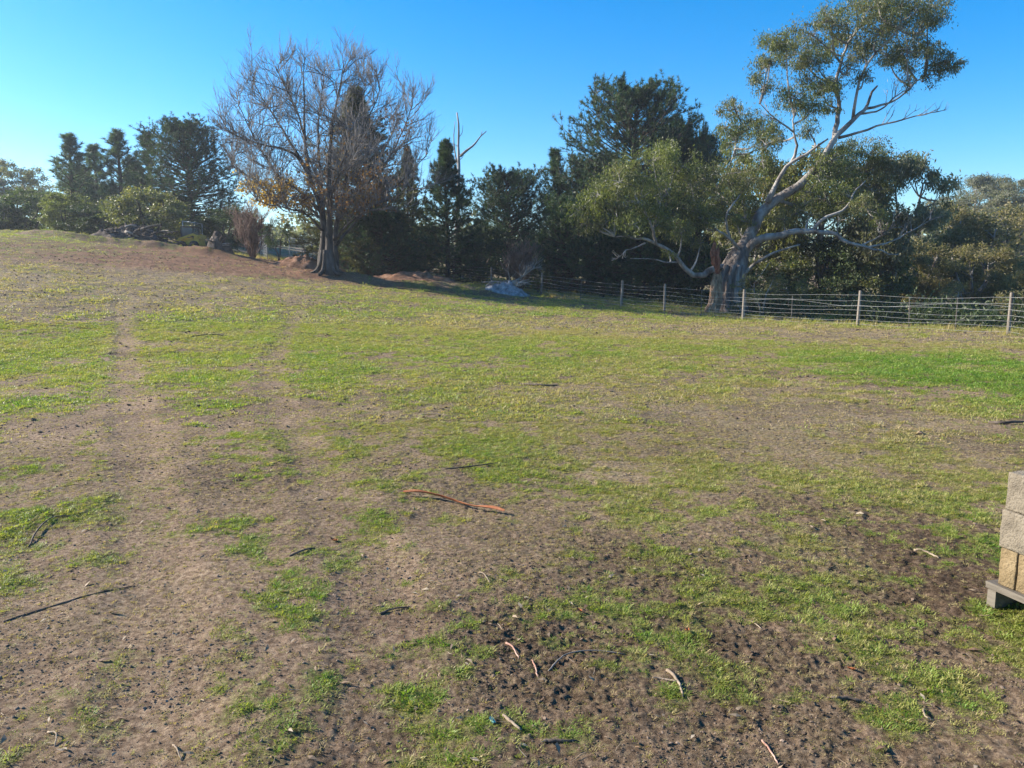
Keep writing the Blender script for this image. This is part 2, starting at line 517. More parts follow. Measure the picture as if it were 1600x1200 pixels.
m, nt, out = new_mat("paddock_soil")
tc = N_(nt, "ShaderNodeTexCoord"); vec = tc.outputs['Object']
A = lambda nm: N_(nt, "ShaderNodeAttribute", attribute_name=nm).outputs['Fac']
a_g, a_d, a_r, a_k = A("grass"), A("dry"), A("red"), A("dark")
n_f = noise_(nt, vec, 30, 7, .76); n_m = noise_(nt, vec, 6.5, 5, .62); n_l = noise_(nt, vec, .9, 4, .6)  # fine contrast also paints shaded gaps between crumbs into the soil tone
dirt = ramp(nt, n_f, [(.34, (.070, .044, .030)), (.48, (.230, .160, .108)), (.63, (.39, .288, .205))])
dirt2 = ramp(nt, n_f, [(.35, (.024, .015, .009)), (.50, (.096, .063, .040)), (.65, (.21, .15, .10))])
kd = math_(nt, 'ADD', a_k, math_(nt, 'MULTIPLY_ADD', n_m, 1.7, -.85)); kdc = N_(nt, "ShaderNodeClamp"); nt.links.new(kd, kdc.inputs[0])
c = mixc(nt, kdc.outputs[0], dirt, dirt2)
redc = ramp(nt, n_f, [(.34, (.07, .034, .020)), (.5, (.19, .098, .058)), (.65, (.31, .185, .12))])
c = mixc(nt, a_r, c, redc)
dryc = ramp(nt, n_f, [(.34, (.06, .047, .027)), (.5, (.20, .168, .10)), (.66, (.42, .36, .24))])
fd = math_(nt, 'MULTIPLY', a_d, math_(nt, 'MULTIPLY_ADD', n_m, 2.4, -.7)); fdc = N_(nt, "ShaderNodeClamp"); nt.links.new(fd, fdc.inputs[0]); fdc.inputs['Max'].default_value = .7
c = mixc(nt, fdc.outputs[0], c, dryc)
grc = ramp(nt, n_f, [(.33, (.038, .042, .013)), (.5, (.14, .158, .042)), (.66, (.28, .30, .09))])
fg = math_(nt, 'ADD', a_g, math_(nt, 'MULTIPLY_ADD', n_f, 1.6, -.95)); fgc = N_(nt, "ShaderNodeClamp"); nt.links.new(fg, fgc.inputs[0]); fgc.inputs['Max'].default_value = .6
c = mixc(nt, fgc.outputs[0], c, grc)
c = mixc(nt, 1.0, c, ramp(nt, n_l, [(.32, (.74, .70, .68)), (.5, (1, .97, .94)), (.68, (1.22, 1.18, 1.12))]), 'MULTIPLY')
p = N_(nt, "ShaderNodeBsdfPrincipled"); p.inputs['Roughness'].default_value = .95; p.inputs['Specular IOR Level'].default_value = .12
nt.links.new(c, p.inputs['Base Color'])
bsum = math_(nt, 'ADD', math_(nt, 'MULTIPLY', noise_(nt, vec, 90, 8, .8), .9), math_(nt, 'MULTIPLY', n_m, .8))
b1 = N_(nt, "ShaderNodeBump"); b1.inputs['Strength'].default_value = .9; b1.inputs['Distance'].default_value = .028
nt.links.new(bsum, b1.inputs['Height']); nt.links.new(b1.outputs[0], p.inputs['Normal'])
nt.links.new(p.outputs[0], out.inputs[0])
ground = link("ground", me, m)
tag(ground, "sloping paddock ground of bare brown soil with patchy short grass", "ground", kind="structure")

# ------------------------------------------------------------------ scatter (grass, clods, litter): stuff nobody could count
def scatter(name, P, rot, scl, tint, sources, label, cat):
    me = np_mesh(name, P, attrs={"rot": rot, "scl": scl, "tint": tint, "variant": RNG.integers(0, len(sources), len(P))})
    o = link(name, me)
    ng = bpy.data.node_groups.new(name, 'GeometryNodeTree')
    ng.interface.new_socket("Geometry", in_out='INPUT', socket_type='NodeSocketGeometry')
    ng.interface.new_socket("Geometry", in_out='OUTPUT', socket_type='NodeSocketGeometry')
    gi, go = ng.nodes.new("NodeGroupInput"), ng.nodes.new("NodeGroupOutput")
    iop = ng.nodes.new("GeometryNodeInstanceOnPoints")
    jn = ng.nodes.new("GeometryNodeJoinGeometry")
    for s in reversed(sources):
        oi = ng.nodes.new("GeometryNodeObjectInfo"); oi.inputs['Object'].default_value = s
        oi.inputs['As Instance'].default_value = True
        ng.links.new(oi.outputs['Geometry'], jn.inputs[0])
    def attr(nm, t):
        n = ng.nodes.new("GeometryNodeInputNamedAttribute"); n.data_type = t; n.inputs['Name'].default_value = nm
        return n.outputs['Attribute']
    ng.links.new(gi.outputs[0], iop.inputs['Points'])
    ng.links.new(jn.outputs[0], iop.inputs['Instance'])
    iop.inputs['Pick Instance'].default_value = True
    ng.links.new(attr("variant", 'INT'), iop.inputs['Instance Index'])
    e2r = ng.nodes.new("FunctionNodeEulerToRotation")
    ng.links.new(attr("rot", 'FLOAT_VECTOR'), e2r.inputs[0])
    ng.links.new(e2r.outputs[0], iop.inputs['Rotation'])
    ng.links.new(attr("scl", 'FLOAT'), iop.inputs['Scale'])
    ng.links.new(iop.outputs[0], go.inputs[0])
    md = o.modifiers.new("scatter", 'NODES'); md.node_group = ng
    return tag(o, label, cat, kind="stuff")

def source(name, geo, mat, smooth=False):
    me = geo.mesh(name, smooth); me.materials.append(mat)
    return bpy.data.objects.new(name, me)          # not linked to the scene: only read by the scatter

def wedge(n, r0, r1, half=40, power=1.0):
    """n points in the seen wedge, evenly per area (power 1) or denser near"""
    u = RNG.random(n)
    if power == 1: r = np.sqrt(r0 ** 2 + u * (r1 ** 2 - r0 ** 2))
    else: r = r0 * (r1 / r0) ** u
    a = np.radians(RNG.uniform(-half, half, n))
    return r * np.sin(a), r * np.cos(a), r

M_GRASS = leaf_mat("grass_blades", [(.38, .295, .155), (.35, .305, .115), (.30, .31, .08), (.225, .285, .052), (.14, .25, .032)], .42, .5, 'tint', 'INSTANCER', (1.3, 1.35, .6))
M_LITTER = leaf_mat("leaf_litter", [(.09, .055, .035), (.20, .125, .075), (.30, .22, .14), (.42, .34, .24)], .1, .6, 'tint', 'INSTANCER', (1, 1, 1))
def tuft(seed, nb, hgt, spread, lean, wid):
    rg = np.random.default_rng(seed); g = Geo()
    for i in range(nb):
        a = rg.uniform(0, 6.28); b = rg.uniform(0, spread); h = hgt * rg.uniform(.5, 1.15); ln = lean * rg.uniform(.4, 1.6); ad = a + rg.normal(0, .7)
        p0 = np.array([b * math.cos(a), b * math.sin(a), -.004]); dr = np.array([math.cos(ad), math.sin(ad), 0]); sd = np.array([-dr[1], dr[0], 0]) * wid * rg.uniform(.7, 1.3) / 2
        p1 = p0 + dr * h * ln * .35 + np.array([0, 0, h * .6]); p2 = p0 + dr * h * ln + np.array([0, 0, h * rg.uniform(.6, 1.0)])
        g.add([p0 - sd, p0 + sd, p1 + sd * .85, p1 - sd * .85, p2], [[0, 1, 2, 3]], [[3, 2, 4]])
    return g
SRC_N = [source("grass_tuft_near", tuft(s, 28, .0105, .032, 1.6, .0028), M_GRASS) for s in range(5)]
SRC_M = [source("grass_tuft_mid", tuft(50 + s, 28, .019, .08, 1.4, .0065), M_GRASS) for s in range(5)]
SRC_F = [source("grass_tuft_far", tuft(80 + s, 26, .030, .24, 1.3, .017), M_GRASS) for s in range(5)]

def grass_layer(name, n, r0, r1, srcs, sc, label, thin=1.0):
    x, y, r = wedge(n, r0, r1, 42)
    g, dry, red, dark = cover(x, y)
    keep = RNG.random(n) < np.maximum(g, .16 + .18 * dry + .10 * (r > 22)) * thin * (1 - .9 * red)
    x, y, g, dry, red, r = x[keep], y[keep], g[keep], dry[keep], red[keep], r[keep]
    z = terrain(x, y) + relief(x, y, g)
    k = len(x)
    rot = np.stack([RNG.normal(0, .22, k), RNG.normal(0, .22, k), RNG.uniform(0, 6.28, k)], 1)
    s = sc * RNG.uniform(.4, 1.5, k) * (.6 + .5 * g)
    lush = ell(x, y, patch([(1500, 585, 260, 30, .35), (560, 812, 40, 20, .3), (450, 1085, 110, 75, .25), (690, 1030, 60, 60, .2)]))
    t = np.clip(.52 + .25 * fbm(x * .7, y * .7, 3, 61) + .3 * (g - .5) - .45 * dry - .35 * sstep(.3, .05, g) + lush + RNG.normal(0, .2, k), 0, 1)
    return scatter(name, np.stack([x, y, z], 1), rot, s, t, srcs, label, "grass")

grass_layer("grass", 150000, 2.0, 8.5, SRC_N, 1.0, "short grazed grass tufts close to the camera among bare soil")
grass_layer("grass", 130000, 8.5, 22, SRC_M, 1.05, "short green grass across the middle of the paddock")
grass_layer("grass", 110000, 22, 60, SRC_F, 1.0, "thin green and dry grass on the far slope by the fence")

# soil clods
M_CLOD = leaf_mat("soil_crumbs", [(.06, .042, .029), (.15, .108, .078), (.28, .21, .16)], .0, .95, 'tint', 'INSTANCER', (1, 1, 1), .1)
def clod(seed):
    rg = np.random.default_rng(seed)
    import bmesh
    bm = bmesh.new(); bmesh.ops.create_icosphere(bm, subdivisions=1, radius=1)
    v = np.array([q.co[:] for q in bm.verts]); f = [[q.index for q in p.verts] for p in bm.faces]; bm.free()
    v *= rg.uniform(.6, 1.2, (len(v), 1)); v[:, 2] *= .6
    return Geo().add(v, None, f)
SRC_C = [source("soil_clod", clod(s), M_CLOD) for s in range(6)]
x, y, r = wedge(150000, 2.0, 30, 42, 0)
g, dry, red, dark = cover(x, y)
keep = RNG.random(len(x)) < (1 - .75 * g) * (.25 + .75 * sstep(-.1, .5, fbm(x * 1.3, y * 1.3, 3, 71)))
x, y, g, dark, r = x[keep], y[keep], g[keep], dark[keep], r[keep]
k = len(x)
z = terrain(x, y) + relief(x, y, g)
s = np.exp(RNG.normal(math.log(.0027), .5, k)) * (.8 + r / 10); s = np.clip(s, .0012, .006 + r * .0014)
scatter("soil_clod", np.stack([x, y, z + s * .15], 1), RNG.uniform(0, 6.28, (k, 3)) * [.1, .1, 1], s, np.clip(.6 - .45 * dark + RNG.normal(0, .2, k), 0, 1), SRC_C,
        "small crumbs of loose brown soil scattered over the bare ground", "soil")

x, y, r = wedge(60000, 8, 48, 42)
g, dry, red, dark = cover(x, y)
keep = RNG.random(len(x)) < (.25 + .75 * sstep(-.15, .4, fbm(x * .7, y * .7, 3, 72))) * (1 - .5 * g) * (1 - .6 * sstep(25, 40, r))
x, y, g, dark, r, red = x[keep], y[keep], g[keep], dark[keep], r[keep], red[keep]
k = len(x)
s = np.clip(np.exp(RNG.normal(math.log(.0085), .55, k)) * (.6 + r / 22), .003, .045)
z = terrain(x, y) + relief(x, y, g, dark)
scatter("soil_clod", np.stack([x, y, z + s * .2], 1), RNG.uniform(0, 6.28, (k, 3)) * [.1, .1, 1], s, np.clip(.5 - .35 * dark + .2 * red + RNG.normal(0, .2, k), 0, 1), SRC_C,
        "clods of turned soil scattered over the middle and far paddock", "soil")

# leaf and straw litter
def litter(seed, long):
    rg = np.random.default_rng(seed); g = Geo()
    if long:
        P = np.stack([np.linspace(-.5, .5, 4), rg.normal(0, .06, 4), np.abs(rg.normal(.03, .05, 4))], 1)
        g.tubes(P, np.array([.022, .026, .022, .01]), 4)
    else:
        w = rg.uniform(.10, .2); zz = rg.uniform(.02, .12)
        g.add([[-.5, 0, 0], [-.1, -w, zz], [.5, rg.normal(0, .1), zz * .5], [-.05, w, zz * 1.4]], None, [[0, 1, 3], [1, 2, 3]])
    return g
SRC_L = [source("litter_piece", litter(s, s % 2), M_LITTER) for s in range(8)]
x, y, r = wedge(5200, 2.0, 26, 42, 0)
g, dry, red, dark = cover(x, y); keep = RNG.random(len(x)) < .35 + .65 * sstep(-.2, .4, fbm(x * .8, y * .8, 3, 83))
x, y, g, r = x[keep], y[keep], g[keep], r[keep]; k = len(x)
z = terrain(x, y) + relief(x, y, g)
s = np.exp(RNG.normal(math.log(.028), .5, k)) * (.8 + r / 25)
scatter("leaf_litter", np.stack([x, y, z + .006], 1), np.stack([RNG.normal(0, .25, k), RNG.normal(0, .25, k), RNG.uniform(0, 6.28, k)], 1), np.clip(s, .012, .06 + .002 * r), np.clip(RNG.normal(.55, .3, k), 0, 1), SRC_L,
        "fallen gum leaves and bits of straw lying over the soil", "leaf litter")

# ------------------------------------------------------------------ tree tools
def norm(v): return v / (np.linalg.norm(v, axis=-1, keepdims=True) + 1e-9)

def grow(P, n, t0, L, ang, up, S, rng, bend=.25, wob=.04, t1=1.0):
    """n children on every parent path; returns (N*n, S, 3)"""
    N, Sp, _ = P.shape
    Pr = np.repeat(P, n, axis=0)
    t = rng.uniform(t0, t1, N * n) * (Sp - 1)
    i = np.clip(t.astype(int), 0, Sp - 2); f = (t - i)[:, None]
    ar = np.arange(N * n)
    a, b = Pr[ar, i], Pr[ar, i + 1]
    st = a * (1 - f) + b * f
    dr = norm(b - a)
    pp = norm(np.cross(dr, rng.normal(size=dr.shape)))
    an = np.radians(rng.normal(ang, ang * .22, N * n))[:, None]
    d = norm(dr * np.cos(an) + pp * np.sin(an) + np.array([0, 0, up]))
    Lc = (L * rng.uniform(.55, 1.25, N * n) * (1.15 - .45 * t / (Sp - 1)))[:, None, None]
    s = np.linspace(0, 1, S)[None, :, None]
    w = np.cumsum(rng.normal(0, wob, (N * n, S, 3)), axis=1) * s
    return st[:, None] + Lc * (d[:, None] * s + np.array([0, 0, bend]) * s ** 2 + w)

def taper(N, S, r0, r1): return np.broadcast_to(np.linspace(r0, r1, S), (N, S))

def seg_nearest(q, paths):
    best = (1e9, None)
    for P in paths:
        d = np.linalg.norm(P - q, axis=1); i = int(d.argmin())
        if d[i] < best[0]: best = (d[i], P[i])
    return best[1]

# ------------------------------------------------------------------ tree materials
M_TWIG = surf_mat("bare_twigs", [(.2, (.075, .066, .064)), (.6, (.15, .138, .134)), (1, (.26, .245, .235))], 2, bump=0)
M_BARK = surf_mat("grey_brown_bark", [(.2, (.034, .027, .023)), (.6, (.085, .070, .060)), (1, (.155, .135, .118))], 3, bump=.9, bscale=14, stretch=(1, 1, .25), dist=.05)
M_GUM = surf_mat("smooth_gum_bark", [(.15, (.075, .056, .046)), (.4, (.175, .152, .136)), (.65, (.285, .262, .24)), (1, (.40, .375, .34))], 2.2, bump=.8, bscale=9, stretch=(1, 1, .45), dist=.03, rough=.7)
M_GUMB = surf_mat("rough_gum_butt", [(.1, (.07, .052, .045)), (.5, (.19, .155, .135)), (1, (.36, .32, .29))], 2.2, bump=1, bscale=9, stretch=(1.5, 1.5, .22), dist=.08)
M_RUST = surf_mat("red_brown_bark", [(.1, (.10, .032, .02)), (.5, (.26, .095, .055)), (1, (.42, .20, .12))], 4, bump=1, bscale=12, stretch=(2, 2, .3), dist=.05)
M_STRINGY = surf_mat("stringy_bark", [(.1, (.13, .07, .04)), (.5, (.33, .20, .12)), (1, (.52, .36, .24))], 5, bump=1, bscale=12, stretch=(2, 2, .3), dist=.05)
M_DEAD = surf_mat("weathered_dead_wood", [(.1, (.14, .118, .10)), (.5, (.28, .25, .225)), (1, (.41, .375, .34))], 3, bump=.5, stretch=(1, 1, .3))
M_PBARK = surf_mat("pine_bark", [(.2, (.035, .026, .02)), (.6, (.09, .065, .05)), (1, (.15, .115, .09))], 3, bump=.8, stretch=(1, 1, .3), dist=.04)
M_PINE = leaf_mat("pine_needles", [(.022, .042, .022), (.040, .070, .032), (.064, .104, .042), (.105, .145, .055)], .25, .5)
M_PINE_B = leaf_mat("hazed_blue_green_needles", [(.048, .080, .056), (.080, .125, .080), (.125, .175, .105), (.17, .22, .125)], .3, .5)  # bluish paleness of hazy distance put into the needle colour
M_PINE_Y = leaf_mat("olive_needles", [(.04, .046, .018), (.08, .082, .026), (.13, .12, .036), (.20, .165, .05)], .25, .5)
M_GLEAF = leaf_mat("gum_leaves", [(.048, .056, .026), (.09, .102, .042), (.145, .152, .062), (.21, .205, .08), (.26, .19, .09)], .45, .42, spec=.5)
M_GLEAF_Y = leaf_mat("sun_tinted_gum_leaves", [(.06, .075, .026), (.115, .135, .044), (.185, .20, .06), (.26, .26, .08)], .48, .42, spec=.5)  # paler, yellower copy of the gum leaves, sunlight put into the colour
M_KHAKI = leaf_mat("khaki_leaves", [(.10, .088, .050), (.185, .160, .085), (.27, .228, .118), (.35, .29, .15)], .48, .5)
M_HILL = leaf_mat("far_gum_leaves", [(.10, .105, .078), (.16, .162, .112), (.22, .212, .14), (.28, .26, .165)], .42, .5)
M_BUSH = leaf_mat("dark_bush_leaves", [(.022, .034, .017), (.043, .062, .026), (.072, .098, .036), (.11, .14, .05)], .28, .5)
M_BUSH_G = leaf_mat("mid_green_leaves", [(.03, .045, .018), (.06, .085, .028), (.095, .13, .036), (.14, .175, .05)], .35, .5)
M_YELLOW = leaf_mat("autumn_leaves", [(.11, .055, .028), (.20, .115, .04), (.33, .22, .055), (.45, .35, .12)], .45, .5, tcol=(1.2, 1.1, .5))

# ------------------------------------------------------------------ the big gum by the fence
rg = np.random.default_rng(21)
GD = 36.0
gb = unproj(1138, 487, GD); gb[2] = T1(gb[0], gb[1]) - .15
gum = thing("gum_tree", gb, "huge leaning pale-limbed gum tree with a twisted trunk just behind the wire fence", "tree")
def G(px, py, dd=0.0): return unproj(px, py, GD + dd) - gb
def limb_path(pts, S): return resample(np.array([np.append(G(p[0], p[1], p[2] if len(p) > 2 else 0), 0) for p in pts])[:, :3], S)
trunk_path = resample(np.array([G(1137, 494), G(1139, 470), G(1141, 447), G(1146, 425), G(1153, 403), G(1164, 382)]), 16)
tg = Geo()
tg.tubes(trunk_path, np.interp(np.linspace(0, 1, 16), [0, .15, .4, .65, .85, 1], [.95, .76, .68, .60, .46, .32]), 18, wob=.06, rng=rg)
for a in range(9):                                   # buttress ribs and root flare
    an = a / 9 * 6.28 + rg.uniform(-.2, .2); c, s = math.cos(an), math.sin(an)
    k = rg.uniform(.8, 1.15)
    P = np.array([[c * 1.25 * k, s * 1.25 * k, -.1], [c * .95 * k, s * .95 * k, .18], [c * .72, s * .72, .7], [c * .56, s * .56, 1.5], [c * .42 + .2, s * .42, 2.3]])
    tg.tubes(resample(P, 9), np.linspace(.20, .12, 9) * k, 7, wob=.1, rng=rg)
link("trunk", tg.mesh("gum_trunk", True), M_GUMB, gum)
LIMBS = [  # (points (px, py, depth offset), start radius, end radius)
    ([(1148, 420), (1160, 390), (1175, 357), (1197, 325), (1230, 301, -.3), (1255, 284, -.5), (1283, 253, -.8), (1305, 217, -.8), (1333, 187, -.5), (1355, 168, 0), (1369, 132, .3)], .50, .07),
    ([(1200, 316, -.2), (1206, 300, -.4), (1217, 280, -.6), (1234, 256, -.8), (1267, 236, -1.2), (1294, 217, -1.6)], .21, .06),
    ([(1238, 252, -.8), (1245, 234, -.9), (1240, 206, -1), (1241, 181, -1.2)], .12, .05),
    ([(1240, 206, -1), (1222, 193, -1.3), (1206, 181, -1.5), (1187, 162, -1.6)], .07, .03),
    ([(1303, 222, -.8), (1305, 203, -.6), (1311, 165, -.2), (1305, 132, .1), (1316, 93, .4), (1327, 63, .6), (1344, 41, .6), (1352, 10, .8)], .19, .05),
    ([(1333, 187, -.5), (1341, 132, -.9), (1358, 96, -1.3), (1371, 80, -1.5), (1395, 55, -1.8), (1412, 30, -2)], .12, .04),
    ([(1352, 170, 0), (1391, 160, .5), (1410, 148, .8), (1437, 124, 1), (1468, 112, 1.2)], .10, .03),
    ([(1345, 178, -.3), (1375, 172, -.6), (1400, 150, -1), (1425, 135, -1.3)], .08, .03),
    ([(1310, 216, -.6), (1347, 206, -1), (1377, 195, -1.3), (1404, 189, -1.6), (1432, 181, -1.9), (1476, 172, -2.1)], .11, .02),
    ([(1137, 418), (1117, 420, -.4), (1095, 431, -.9), (1077, 424, -1.3), (1060, 405, -1.6), (1045, 390, -1.8), (1020, 380, -2), (995, 372, -2.2), (960, 369, -2.4)], .27, .05),
    ([(1025, 381, -2), (1018, 355, -2.2), (1010, 337, -2.3), (1000, 318, -2.4)], .12, .05),
    ([(1020, 360, -2.1), (1026, 335, -1.8), (1034, 310, -1.5)], .08, .04),
    ([(1008, 380, -2), (990, 388, -2.4), (977, 392, -2.7), (972, 405, -2.8)], .06, .02),
    ([(1058, 410, -1.5), (1040, 409, -2), (1015, 404, -2.4), (985, 404, -2.8)], .06, .02),
    ([(1154, 390, -.3), (1138, 371, -.8), (1120, 360, -1.1), (1105, 349, -1.4)], .14, .04),
    ([(1140, 373, -.7), (1135, 350, -1), (1137, 332, -1), (1155, 305, -.8)], .11, .04),
    ([(1160, 395), (1185, 374, -.5), (1220, 367, -1), (1252, 360, -1.4), (1285, 364, -1.8), (1310, 370, -2.1), (1335, 382, -2.4), (1365, 391, -2.6), (1402, 396, -2.8)], .33, .04),
    ([(1268, 363, -1.6), (1285, 342, -1.8), (1310, 331, -1.9), (1322, 325, -1.9), (1335, 300, -1.8), (1352, 283, -1.6)], .13, .04),
    ([(1340, 385, -2.4), (1370, 372, -2.5), (1395, 352, -2.5)], .07, .02),
    ([(1350, 388, -2.4), (1390, 378, -2), (1425, 360, -1.6), (1465, 337, -1.2)], .08, .02),
    ([(1152, 436, -.2), (1180, 413, -.8), (1210, 394, -1.3), (1250, 383, -1.8)], .15, .05),
    ([(1156, 440, -.1), (1175, 434, -.5), (1190, 428, -.9), (1200, 412, -1)], .06, .02),
    ([(1215, 313, -.2), (1250, 320, .8), (1290, 300, 1.8), (1330, 275, 2.5), (1370, 262, 3)], .14, .04),
    ([(1180, 352, .2), (1150, 330, 1.2), (1120, 300, 2), (1080, 290, 2.5)], .12, .04),
    ([(1120, 300, 2), (1140, 260, 2.2), (1150, 225, 2.3), (1158, 190, 2.3)], .09, .03),
]
limb_paths = []
for pts, r0, r1 in LIMBS:
    S = 22 if len(pts) > 6 else 12
    P = limb_path(pts, S); limb_paths.append(P)
    P2 = P + rg.normal(0, .035, P.shape) * min(1, r0 * 4)
    r0 *= .68; r1 *= .62
    g = Geo().tubes(P2, r0 + (r1 - r0) * np.linspace(0, 1, S) ** .8, 11 if r0 > .1 else 7, wob=.05, rng=rg)
    link("limb", g.mesh("gum_limb", True), M_GUM, gum)
# dead broken stem with red bark, and bark hanging on the trunk
g = Geo()
for k in range(11):
    o = rg.uniform(-5, 5); top = 374 + abs(o) * 2.2 + rg.uniform(0, 9)
    P = resample(np.array([G(1122 + o * .25, 426, -1.0), G(1118 + o * .8, 404, -1.2 + rg.uniform(-.1, .1)), G(1116 + o, (404 + top) / 2, -1.2 + rg.uniform(-.12, .12)), G(1117 + o + rg.uniform(-2, 2), top, -1.2)]), 9) + rg.normal(0, .02, (9, 3))
    g.tubes(P, np.array([.04, .06, .08, .09, .09, .085, .075, .05, .012]) * rg.uniform(.8, 1.5), 6, wob=.3, rng=rg)
tag(link("broken_stem", g.mesh("broken_stem"), M_RUST, gum), "red-brown broken dead stem standing up beside the fork")
g = Geo()
for k in range(8):
    o = rg.uniform(-7, 7)
    P = resample(np.array([G(1121 + o * .5, 425, -.75), G(1119 + o, 450, -.9), G(1117 + o, 470, -.95), G(1111 + o * 1.3, 489, -1.05)]), 9) + rg.normal(0, .02, (9, 3))
    g.tubes(P, np.array([.08, .13, .15, .15, .14, .15, .15, .16, .17]) * rg.uniform(.6, 1), 6, wob=.25, rng=rg, tint=rg.random())
tag(link("hanging_bark", g.mesh("hanging_bark"), M_STRINGY, gum), "stringy orange-brown bark hanging down the left side of the trunk")

# crown: clusters (px, py, radius px, depth offset, sunny 0..1, chance of the sun-tinted colour)
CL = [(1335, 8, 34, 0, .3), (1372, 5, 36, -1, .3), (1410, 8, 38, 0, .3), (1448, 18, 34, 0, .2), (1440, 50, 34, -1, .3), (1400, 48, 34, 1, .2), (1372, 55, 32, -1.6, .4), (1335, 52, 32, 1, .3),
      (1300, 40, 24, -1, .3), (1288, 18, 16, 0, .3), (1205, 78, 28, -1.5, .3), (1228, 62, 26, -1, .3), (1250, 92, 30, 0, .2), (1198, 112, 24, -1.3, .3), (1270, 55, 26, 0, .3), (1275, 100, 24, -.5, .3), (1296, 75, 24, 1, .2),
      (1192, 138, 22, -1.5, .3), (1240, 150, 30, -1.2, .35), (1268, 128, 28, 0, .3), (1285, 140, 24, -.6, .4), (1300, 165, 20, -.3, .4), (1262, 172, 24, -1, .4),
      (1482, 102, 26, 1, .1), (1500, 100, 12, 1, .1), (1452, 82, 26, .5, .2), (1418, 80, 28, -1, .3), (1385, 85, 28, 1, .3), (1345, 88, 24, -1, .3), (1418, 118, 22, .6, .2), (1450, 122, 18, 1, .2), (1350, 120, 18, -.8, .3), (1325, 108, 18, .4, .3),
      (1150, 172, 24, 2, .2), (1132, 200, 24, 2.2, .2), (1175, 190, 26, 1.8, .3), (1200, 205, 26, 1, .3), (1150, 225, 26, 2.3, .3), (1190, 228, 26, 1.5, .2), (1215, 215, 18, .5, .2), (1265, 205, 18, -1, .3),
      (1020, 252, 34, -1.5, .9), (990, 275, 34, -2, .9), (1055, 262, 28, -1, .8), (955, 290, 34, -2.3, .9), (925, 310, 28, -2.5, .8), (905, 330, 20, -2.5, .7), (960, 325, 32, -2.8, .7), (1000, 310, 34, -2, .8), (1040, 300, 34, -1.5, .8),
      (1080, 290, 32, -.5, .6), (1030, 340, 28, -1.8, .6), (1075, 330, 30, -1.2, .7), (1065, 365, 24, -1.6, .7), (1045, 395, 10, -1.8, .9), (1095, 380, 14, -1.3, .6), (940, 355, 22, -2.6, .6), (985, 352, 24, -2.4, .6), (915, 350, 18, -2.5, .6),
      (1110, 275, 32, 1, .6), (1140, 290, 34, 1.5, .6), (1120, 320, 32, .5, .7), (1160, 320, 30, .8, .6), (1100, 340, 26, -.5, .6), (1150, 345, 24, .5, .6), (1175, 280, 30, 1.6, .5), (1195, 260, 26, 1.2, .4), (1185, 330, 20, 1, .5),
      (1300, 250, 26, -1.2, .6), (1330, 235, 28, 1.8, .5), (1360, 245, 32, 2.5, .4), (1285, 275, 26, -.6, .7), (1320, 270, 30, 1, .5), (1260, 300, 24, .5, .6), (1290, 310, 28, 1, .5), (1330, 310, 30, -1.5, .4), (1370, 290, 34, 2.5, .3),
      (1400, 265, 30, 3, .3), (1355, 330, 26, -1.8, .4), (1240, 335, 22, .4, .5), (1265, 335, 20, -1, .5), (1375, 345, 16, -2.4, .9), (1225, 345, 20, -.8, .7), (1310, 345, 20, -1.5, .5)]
cr, crs, tw = Geo(), Geo(), Geo()
def leaf_cluster(geo, twg, c, R, n, L, W, rng, tint0=.45, droop=1.0, nsub=9, flat=.8, tsd=.22, roots=None, tr=.02):
    sub = norm(rng.normal(size=(nsub, 3))) * R * rng.uniform(.4, 1.15, (nsub, 1)); sub[:, 2] *= flat
    sub[:, 2] += R * .08
    if twg is not None:
        P = np.stack([np.zeros((nsub, 3)), sub * .45 + np.array([0, 0, R * .05]) + rng.normal(0, .05 * R, (nsub, 3)), sub], 1) + c
        P = P + (0)
        twg.tubes(np.stack([resample(p, 5) for p in P]), taper(nsub, 5, tr, tr * .35), 4)
    k = rng.integers(0, nsub, n)
    sg = R * rng.uniform(.14, .34, nsub)[k][:, None]
    pos = c + sub[k] + rng.normal(size=(n, 3)) * sg * np.array([1, 1, .8])
    D = rng.normal(size=(n, 3)) * .75 + np.array([0, 0, -droop])
    st = rng.normal(0, .10, nsub)
    geo.leaves(pos, D, L * rng.uniform(.7, 1.3, n), W * rng.uniform(.7, 1.3, n), np.clip(tint0 + st[k] + rng.normal(0, tsd, n), 0, 1), rng)
for (px, py, R, dd, sunny) in CL:
    for rep in range(2 if R > 22 else 1):
        dd2 = dd + (0 if rep == 0 else rg.uniform(-1.6, 2.2))
        j = 0 if rep == 0 else R * .45
        c = G(px + rg.uniform(-j, j), py + rg.uniform(-j, j) * .6, dd2); Rm = R / 33.3 * (1 if rep == 0 else .8)
        st = seg_nearest(c - np.array([0, 0, Rm * .8]), limb_paths)
        if rep == 0:
            P = resample(np.array([st, st * .5 + c * .5 + np.array([0, 0, -.12 * np.linalg.norm(c - st)]) + rg.normal(0, .1, 3), c]), 8)
            tw.tubes(P, np.linspace(.055, .018, 8)[None], 5)
        leaf_cluster(crs if rg.random() < sunny else cr, tw, c, Rm, int(1150 * Rm ** 1.6), .145, .038, rg, .42, 1.0, 9, .8)
